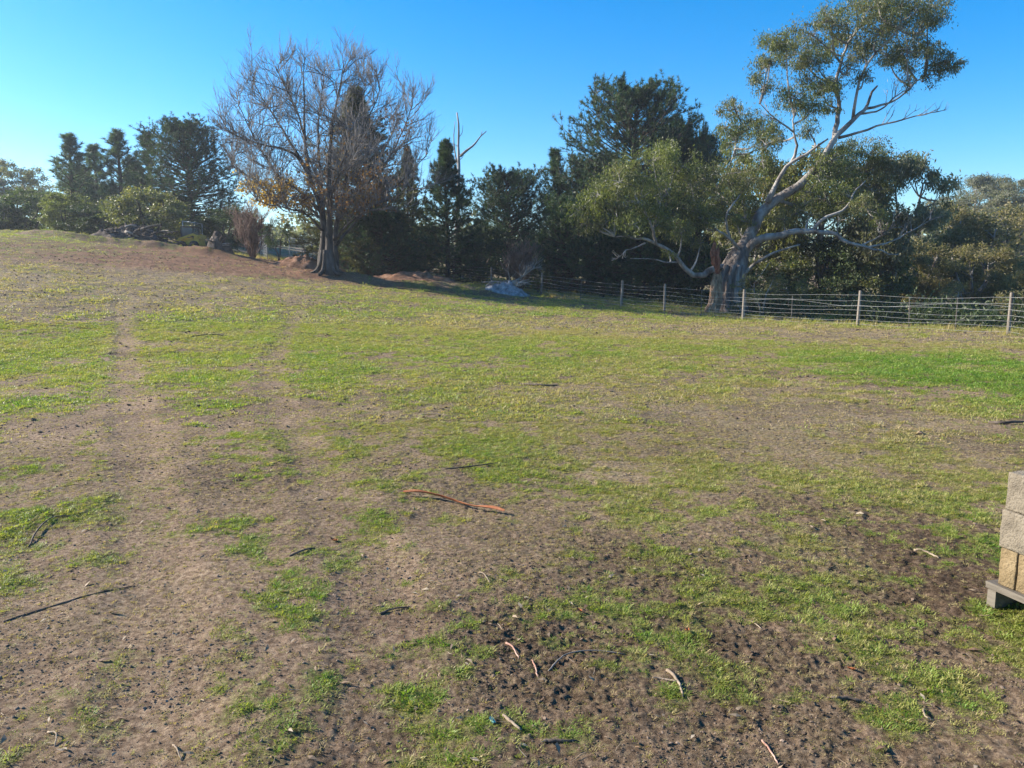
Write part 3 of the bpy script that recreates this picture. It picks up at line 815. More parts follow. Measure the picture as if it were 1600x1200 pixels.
# bare shoots on the dead limb and scattered twig sprays
for idx, n in ((8, 9), (6, 6), (7, 6), (5, 5), (19, 8), (18, 6), (12, 3), (3, 4)):
    ch = grow(limb_paths[idx][None], n, .35, .8, 50, .35, 6, rg); tw.tubes(ch, taper(len(ch), 6, .022, .008), 4)
    ch2 = grow(ch, 3, .4, .35, 40, .3, 4, rg); tw.tubes(ch2, taper(len(ch2), 4, .01, .006), 3)
link("twigs", tw.mesh("gum_twigs"), M_GUM, gum)["kind"] = "stuff"
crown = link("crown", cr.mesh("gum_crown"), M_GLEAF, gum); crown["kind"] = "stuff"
sunny = link("crown", crs.mesh("gum_crown_sun_tinted"), M_GLEAF_Y, gum); sunny["kind"] = "stuff"

# ------------------------------------------------------------------ the bare tree on the bank
rg = np.random.default_rng(5)
BD = 40.0
bb = unproj(512, 437, BD); bb[2] = T1(bb[0], bb[1]) - .12
bare = thing("deciduous_tree", bb, "large leafless many-stemmed tree with a few yellow leaves on the bank", "tree")
def B(px, py, dd=0.0): return unproj(px, py, BD + dd) - bb
BL = [([(503, 440, 0), (503, 400, 0), (506, 350, .1), (497, 310, .2), (485, 280, .2), (477, 220, .1), (476, 170, 0), (474, 120, -.2), (470, 78, -.3)], .30, .035),
      ([(515, 440, -.3), (514, 400, -.3), (515, 350, -.4), (513, 280, -.8), (517, 215, -1.1), (526, 160, -1.3), (536, 110, -1.4), (540, 72, -1.4)], .33, .035),
      ([(524, 440, .2), (524, 400, .3), (524, 360, .6), (535, 310, 1.2), (548, 250, 1.7), (560, 190, 2), (572, 130, 2.2), (580, 95, 2.2)], .24, .03),
      ([(508, 440, .5), (510, 390, .8), (505, 330, 1.5), (500, 270, 2.2), (497, 200, 2.8), (505, 130, 3), (510, 75, 3)], .22, .03),
      ([(489, 290, .2), (470, 252, -.1), (455, 238, -.3), (430, 230, -.6), (395, 222, -1), (360, 207, -1.3), (335, 185, -1.5)], .13, .03),
      ([(478, 262, .2), (455, 225, .4), (430, 185, .8), (405, 145, 1.1), (385, 112, 1.2)], .12, .03),
      ([(477, 215, .1), (462, 170, -.5), (440, 125, -1), (424, 88, -1.3)], .09, .025),
      ([(500, 330, .1), (470, 300, -.6), (440, 280, -1.3), (420, 255, -1.7), (404, 228, -2), (380, 180, -2.2), (362, 140, -2.2)], .11, .025),
      ([(505, 345, 0), (480, 322, .8), (445, 300, 1.6), (410, 285, 2.3), (370, 265, 2.8), (345, 235, 3)], .10, .025),
      ([(503, 360, -.2), (480, 335, -1), (450, 325, -1.8), (415, 318, -2.5), (385, 305, -3)], .09, .02),
      ([(516, 300, -.7), (540, 260, -1.4), (560, 215, -1.9), (585, 165, -2.2), (600, 120, -2.3)], .11, .025),
      ([(526, 350, .6), (545, 318, .4), (572, 290, .2), (600, 258, 0), (625, 215, -.2), (642, 170, -.3), (650, 140, -.3)], .12, .025),
      ([(525, 385, .3), (545, 358, .8), (578, 325, 1.2), (620, 290, 1.6), (655, 255, 1.9), (682, 222, 2)], .11, .025),
      ([(523, 375, -.2), (550, 345, -1), (590, 320, -1.8), (625, 305, -2.3), (660, 280, -2.6)], .10, .022),
      ([(515, 330, -.5), (520, 300, -2), (530, 270, -3.2), (545, 225, -4), (550, 180, -4.2)], .10, .025),
      ([(505, 320, .8), (495, 280, 2.5), (480, 240, 3.8), (465, 190, 4.4), (455, 150, 4.6)], .10, .025),
      ([(530, 330, 1), (560, 290, 2.6), (590, 250, 3.6), (615, 205, 4), (625, 170, 4)], .10, .025)]
tp, bpaths = Geo(), []
for k, (pts, r0, r1) in enumerate(BL):
    S = 18
    P = resample(resample(np.array([B(*p) for p in pts]), 18)[:16], S); bpaths.append(P)
    rr = .82 * (r0 + (r1 - r0) * np.linspace(0, 1, S) ** .7)
    if k < 4: rr[:3] *= np.array([1.5, 1.25, 1.08])
    g = Geo().tubes(P + rg.normal(0, .015, P.shape), rr, 10, wob=.07, rng=rg)
    link("trunk" if k < 4 else "limb", g.mesh("bare_tree_stem", True), M_BARK, bare)
g = Geo()
for a in range(8):
    an = a / 8 * 6.28 + rg.uniform(-.3, .3); c, s = math.cos(an), math.sin(an)
    g.tubes(resample(np.array([[c * 1.0, s * 1.0, -.05], [c * .6, s * .6, .12], [c * .38, s * .38, .5], [c * .25, s * .25, 1.2]]), 7), np.linspace(.10, .10, 7), 6, wob=.15, rng=rg)
link("root_flare", g.mesh("root_flare", True), M_BARK, bare)
BP = np.stack(bpaths)
tw = Geo()
LP = BP.reshape(-1, 3); LT = np.repeat(np.tile(np.arange(18), 1)[None], len(BP), 0).ravel()
l1 = []
for k in range(250):                                  # boughs reaching out to fill a broad rounded dome
    an = rg.uniform(0, 2 * math.pi); q = math.sqrt(rg.uniform(.02, 1.0))
    ex, ey = math.cos(an) * 168 * q, math.sin(an) * (148 if math.sin(an) > 0 else 115) * q
    dp = math.sqrt(max(0, 1 - q * q)) * 5.2 * rg.choice([-1, 1]) * rg.uniform(.3, 1) + rg.normal(0, .8)
    tgt = B(508 + ex, 222 - ey, dp)
    v = tgt - LP; L = np.linalg.norm(v, axis=1)
    cost = L + 1.6 * np.maximum(0, LP[:, 2] - tgt[2] + .5) + .06 * rg.random(len(LP)) + (LT < 4) * 3
    b_ = int(cost.argmin()); st = LP[b_]; L = float(L[b_])
    tdir = LP[min(b_ + 1, len(LP) - 1)] - st if LT[b_] < 17 else np.array([0, 0, .3])
    mid = st + (tgt - st) * .45 + norm(tdir) * .16 * L + np.array([0, 0, -.06 * L]) + rg.normal(0, .05 * L, 3)
    l1.append(resample(np.array([st, mid, tgt]), 8))
l1 = np.concatenate([np.array(l1), grow(BP, 6, .25, 1.9, 42, .1, 8, rg, .24, .03)])
l1[:, 1:] += rg.normal(0, .03, l1[:, 1:].shape)
tw.tubes(l1, taper(len(l1), 8, .028, .009), 4)
l2 = grow(l1, 7, .15, 1.05, 36, .2, 6, rg, .26, .03)
tw.tubes(l2, taper(len(l2), 6, .013, .0065), 3)
l3 = grow(l2, 5, .12, .5, 36, .26, 4, rg, .25, .04)
tw.tubes(l3, taper(len(l3), 4, .0075, .005), 3, cap=False)
link("twigs", tw.mesh("bare_twigs"), M_TWIG, bare)["kind"] = "stuff"
lv = Geo()
def leaf_on(paths, c, R, n, t0, sd, L=.15):
    n = int(n * 1.7)
    tips = paths[:, -2]; d = np.linalg.norm((tips - c) * np.array([1, .5, 1]), axis=1)
    near = tips[d < R]
    if len(near) == 0: return
    k = rg.integers(0, len(near), n)
    lv.leaves(near[k] + rg.normal(0, .09, (n, 3)), rg.normal(size=(n, 3)) * .6 + np.array([0, 0, -.7]), L * rg.uniform(.7, 1.3, n), L * .8 * rg.uniform(.7, 1.2, n), np.clip(rg.normal(t0, sd, n), 0, 1), rg)
for (px, py, R, n, t0) in [(430, 315, 1.5, 420, .75), (395, 320, 1.2, 220, .85), (470, 320, 1.6, 360, .55), (450, 290, 1.3, 150, .6), (545, 320, 2.2, 520, .12), (590, 310, 1.8, 330, .1), (520, 270, 2.5, 220, .35), (610, 200, 1.3, 110, .05), (375, 300, 1.2, 70, .9), (560, 240, 2, 150, .3)]:
    leaf_on(l3, B(px, py), R, n, t0, .2)
link("remaining_leaves", lv.mesh("remaining_leaves"), M_YELLOW, bare)["kind"] = "stuff"

# ------------------------------------------------------------------ dead snag
rg = np.random.default_rng(9)
sb = unproj(713, 432, 55); sb[2] = T1(sb[0], sb[1]) - .1
snag = thing("dead_tree", sb, "tall bare dead trunk with a pale forked branch rising behind the dark conifer", "dead tree")
Sn = lambda px, py, dd=0: unproj(px, py, 55 + dd) - sb
g = Geo().tubes(resample(np.array([Sn(712, 436), Sn(714, 350), Sn(717, 270), Sn(716, 225), Sn(717, 200), Sn(714, 176)]), 16), np.linspace(.22, .05, 16), 8, wob=.08, rng=rg)
link("trunk", g.mesh("snag_trunk", True), M_DEAD, snag)
g = Geo().tubes(resample(np.array([Sn(719, 244), Sn(728, 236, -.2), Sn(741, 226, -.3), Sn(750, 214, -.4), Sn(760, 205, -.5)]), 10), np.linspace(.11, .03, 10), 6, wob=.08, rng=rg)
g.tubes(resample(np.array([Sn(747, 219, -.4), Sn(752, 211, -.3), Sn(753, 204, -.2)]), 5), np.linspace(.04, .02, 5), 5)
link("branch", g.mesh("snag_branch", True), M_DEAD, snag)
g = Geo().tubes(resample(np.array([Sn(716, 262), Sn(711, 240, .3), Sn(709, 215, .4), Sn(711, 190, .4)]), 8), np.linspace(.07, .02, 8), 5)
for (a, b, c) in [((716, 230), (708, 224), (703, 226)), ((716, 215), (722, 208), (723, 196)), ((717, 250), (722, 247), (725, 240))]:
    g.tubes(resample(np.array([Sn(*a), Sn(*b), Sn(*c)]), 5), np.linspace(.03, .012, 5), 4)
link("branch", g.mesh("snag_branch", True), M_DEAD, snag)

# ------------------------------------------------------------------ conifers
def pine(seed, H, R, prof, nb, droop=.1, asc=.7, lob=.5, h0=.06, nlen=.34, nwid=.034, sh=6, tf=4, nn=9, rnd=0.25):
    rg = np.random.default_rng(seed)
    tr = Geo(); cr = Geo()
    ax = np.stack([np.cumsum(rg.normal(0, .035, 12)) * H / 12, np.cumsum(rg.normal(0, .035, 12)) * H / 12, np.linspace(-.2, H * .97, 12)], 1); ax[0, :2] = 0
    tr.tubes(ax, np.linspace(H * .02, H * .003, 12), 8, wob=.05, rng=rg)
    h = h0 + (1 - h0) * (np.arange(nb) + rg.random(nb)) / nb
    az = np.arange(nb) * 2.399 + rg.normal(0, .4, nb)
    Lb = R * np.interp(h, prof[0], prof[1]) * (1 - lob * .5 + lob * vnoise(az * 1.1 + seed, h * 5, seed)) * rg.uniform(1 - rnd, 1 + rnd * .6, nb)
    el = -droop + (asc + droop) * h ** 1.3 + rg.normal(0, .10, nb)
    S = 7
    s = np.linspace(0, 1, S)[None, :, None]
    base = np.stack([np.interp(h, np.linspace(0, 1, 12), ax[:, i]) for i in range(3)], 1)
    d = np.stack([np.cos(az) * np.cos(el), np.sin(az) * np.cos(el), np.sin(el)], 1)
    P = base[:, None] + Lb[:, None, None] * (d[:, None] * s + np.array([0, 0, .22]) * s ** 2.2 + np.cumsum(rg.normal(0, .02, (nb, S, 3)), 1) * s)
    tr.tubes(P, np.stack([np.linspace(.014 * l + .012, .008, S) for l in Lb]), 5)
    shoots = grow(P, sh, .30, 1.0, 55, .25, 3, rg, .2, .03)
    Lr = np.repeat(np.clip(Lb * .32, .3, 1.2), sh)[:, None, None]
    shoots = shoots[:, :1] + (shoots - shoots[:, :1]) * Lr
    tr.tubes(shoots, taper(len(shoots), 3, .013, .006), 3, cap=False)
    def tufts(paths, k, t0):
        n = len(paths) * k; Pr = np.repeat(paths, k, 0); Sp = paths.shape[1]
        t = rg.uniform(t0, 1.02, n) * (Sp - 1); i = np.clip(t.astype(int), 0, Sp - 2); f = (t - i)[:, None]; ar = np.arange(n)
        return Pr[ar, i] * (1 - f) + Pr[ar, i + 1] * f, norm(Pr[ar, i + 1] - Pr[ar, i])
    c1, d1 = tufts(shoots, tf, .25); c2, d2 = tufts(P, 5, .45)
    c, d = np.vstack([c1, c2]), np.vstack([d1, d2])
    n = len(c)
    tt = np.repeat(np.clip(.42 + .45 * (fbm(c[:, 0] * .9 + seed, c[:, 2] * .9 + c[:, 1] * .7, 2, seed)) + rg.normal(0, .15, n), 0, 1), nn)
    C = np.repeat(c, nn, 0); D = norm(np.repeat(d, nn, 0) * .7 + rg.normal(size=(n * nn, 3)) * .75 + np.array([0, 0, .28]))
    sd = norm(np.cross(D, rg.normal(size=D.shape)))
    Ln = (nlen * rg.uniform(.6, 1.2, n * nn))[:, None]
    V = np.stack([C - sd * nwid / 2, C + sd * nwid / 2, C + D * Ln], 1).reshape(-1, 3)
    cr.add(V, None, np.arange(n * nn * 3).reshape(-1, 3), np.repeat(tt, 3))
    return tr.mesh("pine_trunk", True), cr.mesh("pine_crown"), H, R
CONE = ([0, .12, .35, .7, 1], [.75, 1, .85, .42, .06])
DOME = ([0, .15, .4, .65, .85, .95, 1], [.75, .95, 1, .88, .62, .38, .12])
SLIM = ([0, .1, .4, .75, .92, 1], [.8, 1, .85, .45, .16, .03])
SKIRT = ([0, .1, .4, .75, 1], [.9, 1, .9, .65, .2])
PV = {'slim1': pine(1, 9, 2.2, SLIM, 85, .0, 1.1, .8, .04, .33, .032, 5, 4, 8, .6), 'slim2': pine(2, 9, 2.2, SLIM, 80, .0, 1.1, .9, .04, .33, .032, 5, 4, 8, .6),
      'cone': pine(3, 10, 2.8, CONE, 160, .12, .8, .7, .03, .27, .034, 9, 5, 9, .25), 'dome1': pine(4, 12, 4.6, DOME, 230, .05, .7, .6, .06, .27, .034, 12, 5, 9, .18), 'dome2': pine(6, 9, 4.0, DOME, 190, .05, .65, .65, .08, .27, .034, 12, 5, 9, .18),
      'skirt': pine(8, 6, 3.6, SKIRT, 160, .12, .55, .6, .02, .26, .034, 10, 5, 9)}
def place(kind, lib, px, top, d, wpx, label, cat, rz, mat=None, group=None, dz=0.0, bark=None, parts=("trunk", "crown")):
    x, y = unproj(px, 420, d)[:2]
    z = T1(x, y) - .1
    zt = unproj(px, top, d)[2]
    m1, m2, H, R = lib
    o = thing(kind, (x, y, z + dz), label, cat, group, rz)
    sz = (zt - z) / H; sx = (wpx / F_PX * d / 2) / R
    o.scale = (sx, sx, sz)
    t = link(parts[0], m1, M_PBARK, o)
    if bark is not None:
        t.material_slots[0].link = 'OBJECT'; t.material_slots[0].material = bark
    c = link(parts[1], m2, M_PINE, o); c["kind"] = "stuff"
    if mat is not None:
        c.material_slots[0].link = 'OBJECT'; c.material_slots[0].material = mat
    return o
for a in [('slim1', 122, 214, 66, 130, "sparse blue-green conifer, leftmost and spikiest of the row behind the spoil bank", .3, M_PINE_B),
          ('slim2', 160, 230, 70, 115, "short thin-topped conifer just right of the leftmost spiky one", 1.9, M_PINE_B),
          ('slim1', 200, 209, 66, 128, "slender blue-green conifer with a pointed top in the middle of the left row", 4.0, M_PINE_B),
          ('slim2', 243, 210, 68, 120, "dark slender conifer touching the broad dark pine on the left", 3.0, M_PINE),
          ('dome1', 303, 204, 62, 165, "broad dense dark pine left of the leafless tree", .8, M_PINE),
          ('cone', 140, 262, 73, 130, "shorter dark conifer filling behind the two leftmost spiky ones", 1.1, M_PINE_B),
          ('cone', 222, 258, 74, 130, "shorter dark conifer filling between the slender one and the broad dark pine", 2.1, M_PINE_B),
          ('cone', 562, 150, 47, 205, "olive-brown conifer standing directly behind the leafless tree", 2.2, M_PINE_Y),
          ('cone', 640, 235, 52, 90, "small dark conifer on the right behind the leafless tree's branches", 5.2, M_PINE_Y),
          ('skirt', 600, 335, 46, 150, "low dark spreading conifer behind the soil mound", 1.2, M_PINE),
          ('cone', 700, 226, 50, 130, "narrow dark conifer in front of the dead trunk", .4, M_PINE),
          ('dome2', 795, 280, 57, 140, "rounded dark pine between the narrow conifer and the tallest pine", 2.8, M_PINE),
          ('slim2', 866, 238, 58, 120, "bushy-topped pine leaning against the left side of the tallest pine", 5.0, M_PINE),
          ('dome1', 985, 156, 55, 240, "tallest broad dark pine, behind the gum's left foliage", 2.0, M_PINE),
          ('dome2', 1085, 232, 56, 130, "dark pine crown showing just left of the gum's main limb", .2, M_PINE),
          ('dome2', 920, 262, 59, 150, "dark rounded pine between the bushy-topped pine and the tallest pine", 1.7, M_PINE),
          ('dome2', 1048, 215, 60, 120, "dark pine shoulder on the right side of the tallest pine", 3.7, M_PINE),
          ('skirt', 890, 318, 47, 165, "low green pine with drooping boughs behind the twiggy shrub", 3.3, M_PINE),
          ('skirt', 1000, 350, 45, 190, "dark low-branched pine under the gum's long left limb", 4.6, M_PINE)]:
    place('pine_tree', PV[a[0]], a[1], a[2], a[3], a[4], a[5], "tree", a[6], a[7])

# ------------------------------------------------------------------ broadleaf trees, bushes
def broadleaf(seed, H, R, ncl, nleaf, L, W, base=.25, stems=3, droop=.6, flat=.8, cl=.30, shape=1.0):
    rg = np.random.default_rng(seed); tr, cr = Geo(), Geo()
    sp = []
    for k in range(stems):
        an = k / stems * 6.28 + rg.uniform(-.5, .5); tx = np.array([math.cos(an), math.sin(an), 0]) * R * rg.uniform(.25, .5)
        P = resample(np.array([tx * .12 + [0, 0, -.15], tx * .35 + [0, 0, H * .25], tx * .8 + [0, 0, H * .5], tx * 1.1 + [0, 0, H * .78]]) + rg.normal(0, .03 * H, (4, 3)) * [[0], [.6], [1], [1]], 12)
        sp.append(P); tr.tubes(P, np.linspace(H * .022, H * .006, 12), 7, wob=.06, rng=rg)
    for k in range(ncl):
        u = norm(rg.normal(size=3)); rr = rg.uniform(.55, 1.0) ** .6
        zc = base + (1 - base) * .5
        c = np.array([u[0] * R * rr, u[1] * R * rr, H * (zc + u[2] * (1 - base) * .5 * rr * .92)])
        c[:2] *= .8 + .35 * rg.random()
        st = seg_nearest(c - np.array([0, 0, .15 * H]), sp)
        P = resample(np.array([st, (st + c) / 2 + np.array([0, 0, -.03 * H]) + rg.normal(0, .02 * H, 3), c]), 6)
        tr.tubes(P, np.linspace(H * .006, H * .002, 6), 4)
        leaf_cluster(cr, None if k % 3 else tr, c, R * cl * rg.uniform(.7, 1.25), nleaf, L, W, rg, .45 + rg.normal(0, .08), droop, 7, flat, .2, None, H * .0022)
    return tr.mesh("broadleaf_trunk", True), cr.mesh("broadleaf_crown"), H, R
BV = {'bush1': broadleaf(31, 5, 2.4, 40, 330, .20, .09, .04, 4, .3), 'bush2': broadleaf(32, 5, 2.6, 40, 330, .20, .09, .04, 4, .3),
      'gum1': broadleaf(33, 9, 3.4, 44, 380, .26, .085, .25, 3, .8, .6, .26), 'gum2': broadleaf(34, 9, 3.6, 46, 380, .26, .085, .20, 4, .8, .6, .25),
      'wattle': broadleaf(35, 7, 3.2, 46, 380, .22, .09, .06, 5, .3, .6, .27), 'sapling': broadleaf(36, 3.2, 1.2, 16, 120, .15, .05, .30, 2, .6, .8, .34)}
def leafy(kind, v, px, top, d, w, label, cat, rz, mat, bark, group=None):
    return place(kind, BV[v], px, top, d, w, label, cat, rz, mat, group, 0.0, bark)
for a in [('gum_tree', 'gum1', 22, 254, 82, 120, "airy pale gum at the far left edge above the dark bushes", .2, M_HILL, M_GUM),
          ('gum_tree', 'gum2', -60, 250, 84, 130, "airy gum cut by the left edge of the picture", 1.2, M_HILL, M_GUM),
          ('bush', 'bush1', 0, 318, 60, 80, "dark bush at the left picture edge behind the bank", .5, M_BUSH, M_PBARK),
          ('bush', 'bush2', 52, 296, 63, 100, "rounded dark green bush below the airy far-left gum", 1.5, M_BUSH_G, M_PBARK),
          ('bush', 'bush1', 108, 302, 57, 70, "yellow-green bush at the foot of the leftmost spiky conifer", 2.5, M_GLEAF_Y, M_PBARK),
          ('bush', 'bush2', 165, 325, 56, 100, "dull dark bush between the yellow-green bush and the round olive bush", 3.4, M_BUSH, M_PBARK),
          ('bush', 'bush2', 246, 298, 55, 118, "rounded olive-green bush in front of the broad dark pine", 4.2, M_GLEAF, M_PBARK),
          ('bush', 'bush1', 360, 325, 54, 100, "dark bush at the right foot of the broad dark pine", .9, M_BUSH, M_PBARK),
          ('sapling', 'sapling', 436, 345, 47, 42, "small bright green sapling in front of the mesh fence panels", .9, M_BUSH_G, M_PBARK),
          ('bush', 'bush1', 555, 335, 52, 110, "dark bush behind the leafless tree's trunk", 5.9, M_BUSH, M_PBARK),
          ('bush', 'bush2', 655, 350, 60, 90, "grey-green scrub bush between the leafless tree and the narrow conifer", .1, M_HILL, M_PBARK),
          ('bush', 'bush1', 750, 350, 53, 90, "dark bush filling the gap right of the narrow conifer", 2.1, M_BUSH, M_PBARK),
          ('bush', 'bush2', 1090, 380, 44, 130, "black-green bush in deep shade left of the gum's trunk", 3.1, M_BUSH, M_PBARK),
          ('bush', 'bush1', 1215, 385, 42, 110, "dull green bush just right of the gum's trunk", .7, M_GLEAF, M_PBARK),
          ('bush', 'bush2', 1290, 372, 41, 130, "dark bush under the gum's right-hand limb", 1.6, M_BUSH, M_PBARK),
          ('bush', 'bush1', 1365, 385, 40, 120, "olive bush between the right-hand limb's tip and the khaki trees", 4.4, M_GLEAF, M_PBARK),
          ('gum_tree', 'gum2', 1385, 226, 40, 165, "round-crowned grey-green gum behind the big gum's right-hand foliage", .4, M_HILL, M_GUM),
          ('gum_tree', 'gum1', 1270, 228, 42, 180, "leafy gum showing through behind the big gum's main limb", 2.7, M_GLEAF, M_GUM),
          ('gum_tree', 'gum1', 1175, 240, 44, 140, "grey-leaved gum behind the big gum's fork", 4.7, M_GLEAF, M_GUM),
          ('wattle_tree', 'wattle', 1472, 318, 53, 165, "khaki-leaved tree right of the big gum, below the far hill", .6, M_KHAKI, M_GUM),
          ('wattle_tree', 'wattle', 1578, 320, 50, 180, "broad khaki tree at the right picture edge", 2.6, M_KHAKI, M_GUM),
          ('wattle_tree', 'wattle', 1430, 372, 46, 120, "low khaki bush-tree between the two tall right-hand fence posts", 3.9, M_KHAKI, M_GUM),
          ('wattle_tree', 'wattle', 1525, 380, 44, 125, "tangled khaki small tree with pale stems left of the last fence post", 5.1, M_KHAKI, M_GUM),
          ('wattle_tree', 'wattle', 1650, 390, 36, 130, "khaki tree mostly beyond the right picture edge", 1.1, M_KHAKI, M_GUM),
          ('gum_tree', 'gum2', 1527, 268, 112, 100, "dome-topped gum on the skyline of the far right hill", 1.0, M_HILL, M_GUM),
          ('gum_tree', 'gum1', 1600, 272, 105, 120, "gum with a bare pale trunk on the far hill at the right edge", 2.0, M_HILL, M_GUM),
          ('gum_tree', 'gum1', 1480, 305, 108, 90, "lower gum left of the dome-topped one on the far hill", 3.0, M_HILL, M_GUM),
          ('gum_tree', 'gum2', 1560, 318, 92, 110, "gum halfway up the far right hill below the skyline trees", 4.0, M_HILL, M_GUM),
          ('sapling', 'sapling', 1192, 425, 33.5, 70, "thin white-stemmed sapling behind the fence beside the big gum's butt", .4, M_GLEAF, M_GUM),
          ('sapling', 'sapling', 1240, 432, 36, 70, "thin sapling between the white-stemmed sapling and the taller fence post", 2.4, M_GLEAF, M_GUM),
          ('sapling', 'sapling', 1500, 440, 33, 70, "pale-stemmed small tree behind the fence left of the last post", 1.4, M_KHAKI, M_GUM),
          ('sapling', 'sapling', 1592, 455, 28, 60, "bushy khaki sapling against the last fence post", 3.4, M_KHAKI, M_GUM)]:
    leafy(a[0], a[1], a[2], a[3], a[4], a[5], a[6], "bush" if a[0] == 'bush' else "tree", a[7], a[8], a[9])

# far-off wood that reads as one mass
rg = np.random.default_rng(77)
fw = Geo()
for k in range(170):
    px = rg.uniform(-250, 1900); d = rg.uniform(92, 150)
    x, y = unproj(px, 420, d)[:2]; z = T1(x, y)
    hh = rg.uniform(3, 6.0); R = rg.uniform(2.2, 4.2)
    n = 150
    u = norm(rg.normal(size=(n, 3))) * R * rg.uniform(.5, 1, (n, 1)); u[:, 2] = u[:, 2] * .8 * hh / 5 + hh * .55
    fw.leaves(np.array([x, y, z]) + u, rg.normal(size=(n, 3)), .9 * rg.uniform(.6, 1.3, n), .5, np.clip(rg.normal(.35, .2, n) + .1 * (k % 3), 0, 1), rg)
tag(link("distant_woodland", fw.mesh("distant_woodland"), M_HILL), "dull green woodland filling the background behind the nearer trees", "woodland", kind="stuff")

# undergrowth behind the fence: one tangled mass
ug = Geo()
for k in range(150):
    px = rg.uniform(830, 1760); fd = np.interp(px, [846, 971, 1161, 1340, 1575, 1810], [42, 37.2, 31.3, 27, 22.7, 17]); d = fd + rg.uniform(2.5, 9) + (3 if px < 1150 else 0)
    x, y = unproj(px, 420, d)[:2]; z = T1(x, y); hh = rg.uniform(.5, 1.5) * (.55 if px < 1120 else 1); R = rg.uniform(.5, 1.1); n = 130
    u = norm(rg.normal(size=(n, 3))) * rg.uniform(.3, 1, (n, 1)) * [R, R, hh * .55]; u[:, 2] += hh * .45
    ug.leaves(np.array([x, y, z]) + u, rg.normal(size=(n, 3)) + [0, 0, .3], .16 * rg.uniform(.6, 1.4, n), .07, np.clip(rg.normal(.35, .25, n), 0, 1), rg)
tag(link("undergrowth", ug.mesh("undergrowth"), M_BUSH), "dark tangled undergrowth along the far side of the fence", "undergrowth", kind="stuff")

# bare shrubs
def twiggy(px, top, base_py, d, wpx, label, seed, n0, mat, name="shrub"):
    rg = np.random.default_rng(seed)
    b = unproj(px, base_py, d); b[2] = T1(b[0], b[1]) - .05
    H = unproj(px, top, d)[2] - b[2]; R = wpx / F_PX * d / 2
    o = thing(name, b, label, "shrub")
    an = rg.uniform(0, 6.28, n0); q = np.sqrt(rg.random(n0)) * R * .75
    tip = np.stack([np.cos(an) * q, np.sin(an) * q, H * (.95 - .35 * (q / R) ** 2) * rg.uniform(.7, 1, n0)], 1)
    P = np.stack([resample(np.array([t * [.08, .08, 0], t * [.5, .5, .45] + rg.normal(0, .08, 3), t]), 8) for t in tip])
    g = Geo().tubes(P, taper(n0, 8, .03, .010), 5)
    link("stems", g.mesh("shrub_stems"), mat, o)["kind"] = "stuff"
    g = Geo(); a = grow(P, 9, .2, H * .28, 40, .25, 5, rg); g.tubes(a, taper(len(a), 5, .014, .008), 3, cap=False)
    b2 = grow(a, 5, .2, H * .12, 40, .2, 4, rg); g.tubes(b2, taper(len(b2), 4, .010, .007), 3, cap=False)
    link("twigs", g.mesh("shrub_twigs"), mat, o)["kind"] = "stuff"
    return o
M_RTWIG = surf_mat("reddish_twigs", [(.2, (.10, .06, .045)), (.6, (.20, .13, .10)), (1, (.30, .21, .16))], 2, bump=0)
twiggy(812, 375, 455, 44, 75, "brown leafless twiggy shrub growing behind the fence above the ash heap", 41, 26, M_RTWIG)
twiggy(395, 318, 395, 48, 85, "brown leafless shrub left of the mesh fence panels", 42, 28, M_RTWIG)
twiggy(630, 392, 425, 58, 90, "grey dead scrub behind the soil bank right of the leafless tree", 43, 20, M_DEAD)

# ------------------------------------------------------------------ fence
rg = np.random.default_rng(3)
M_POST = surf_mat("weathered_post", [(.1, (.09, .072, .058)), (.5, (.20, .17, .14)), (1, (.32, .28, .24))], 5, bump=.7, stretch=(2, 2, .25), dist=.01)
M_WIRE = surf_mat("galvanised_wire", [(.2, (.26, .26, .26)), (.8, (.42, .42, .42))], 3, rough=.45, bump=0, spec=.5)
M_PICK = surf_mat("dark_steel_picket", [(.2, (.06, .055, .05)), (.8, (.16, .14, .12))], 8, rough=.7, bump=.2)
fpos = [unproj(*f) for f in FENCE]
for p in fpos: p[2] = T1(p[0], p[1])
f0 = fpos[1]
fence = thing("wire_fence", f0, "long seven-strand wire fence with weathered wooden posts crossing the paddock edge", "fence")
HT = [1.30, 1.24, 1.25, 1.24, 1.25, 1.28, 1.24, 1.20, 1.30, 1.1, 1.1, 1.1]
for k, (p, h) in enumerate(zip(fpos, HT)):
    tl = rg.normal(0, .018, 2)
    P = np.array([[0, 0, -.3], [0, 0, .2], [tl[0] * .5, tl[1] * .5, .7], [tl[0], tl[1], h - .02], [tl[0], tl[1], h]]) + p - f0
    r = rg.uniform(.05, .065)
    link("post", Geo().tubes(P, np.array([r * 1.05, r * 1.02, r, r * .97, r * .85]), 10, wob=.06, rng=rg).mesh("fence_post", True), M_POST, fence)
HW = [.10, .25, .40, .57, .74, .91, 1.10]
def fence_line(h, k):
    pts = []
    for a, b in zip(fpos[:-1], fpos[1:]):
        L = np.linalg.norm(b - a); n = 9
        for i in range(n):
            t = i / n; q = a * (1 - t) + b * t
            zg = T1(q[0], q[1]) * .4 + q[2] * .6
            sag = -.035 * 4 * t * (1 - t) * (1 + .6 * math.sin(k * 2.1 + a[0])) + .02 * math.sin(7 * t + k * 1.7 + a[1])
            pts.append([q[0] - .03, q[1] - .065, zg + h + (sag if 0 < i else 0)])
    pts.append(fpos[-1] + [0, -.06, h])
    return np.array(pts)
for k, h in enumerate(HW):
    P = fence_line(h, k) - f0
    link("wire", Geo().tubes(P, np.full(len(P), .0033), 4).mesh("fence_wire"), M_WIRE, fence)
P = fence_line(.82, 9); i0 = 10; P = P[9:28] - f0; P[:, 2] += .10 * np.sin(np.linspace(0, 9.4, len(P)))
link("wire", Geo().tubes(P, np.full(len(P), .0033), 4).mesh("slack_wire"), M_WIRE, fence)["label"] = "slack wavy strand sagging between the posts"
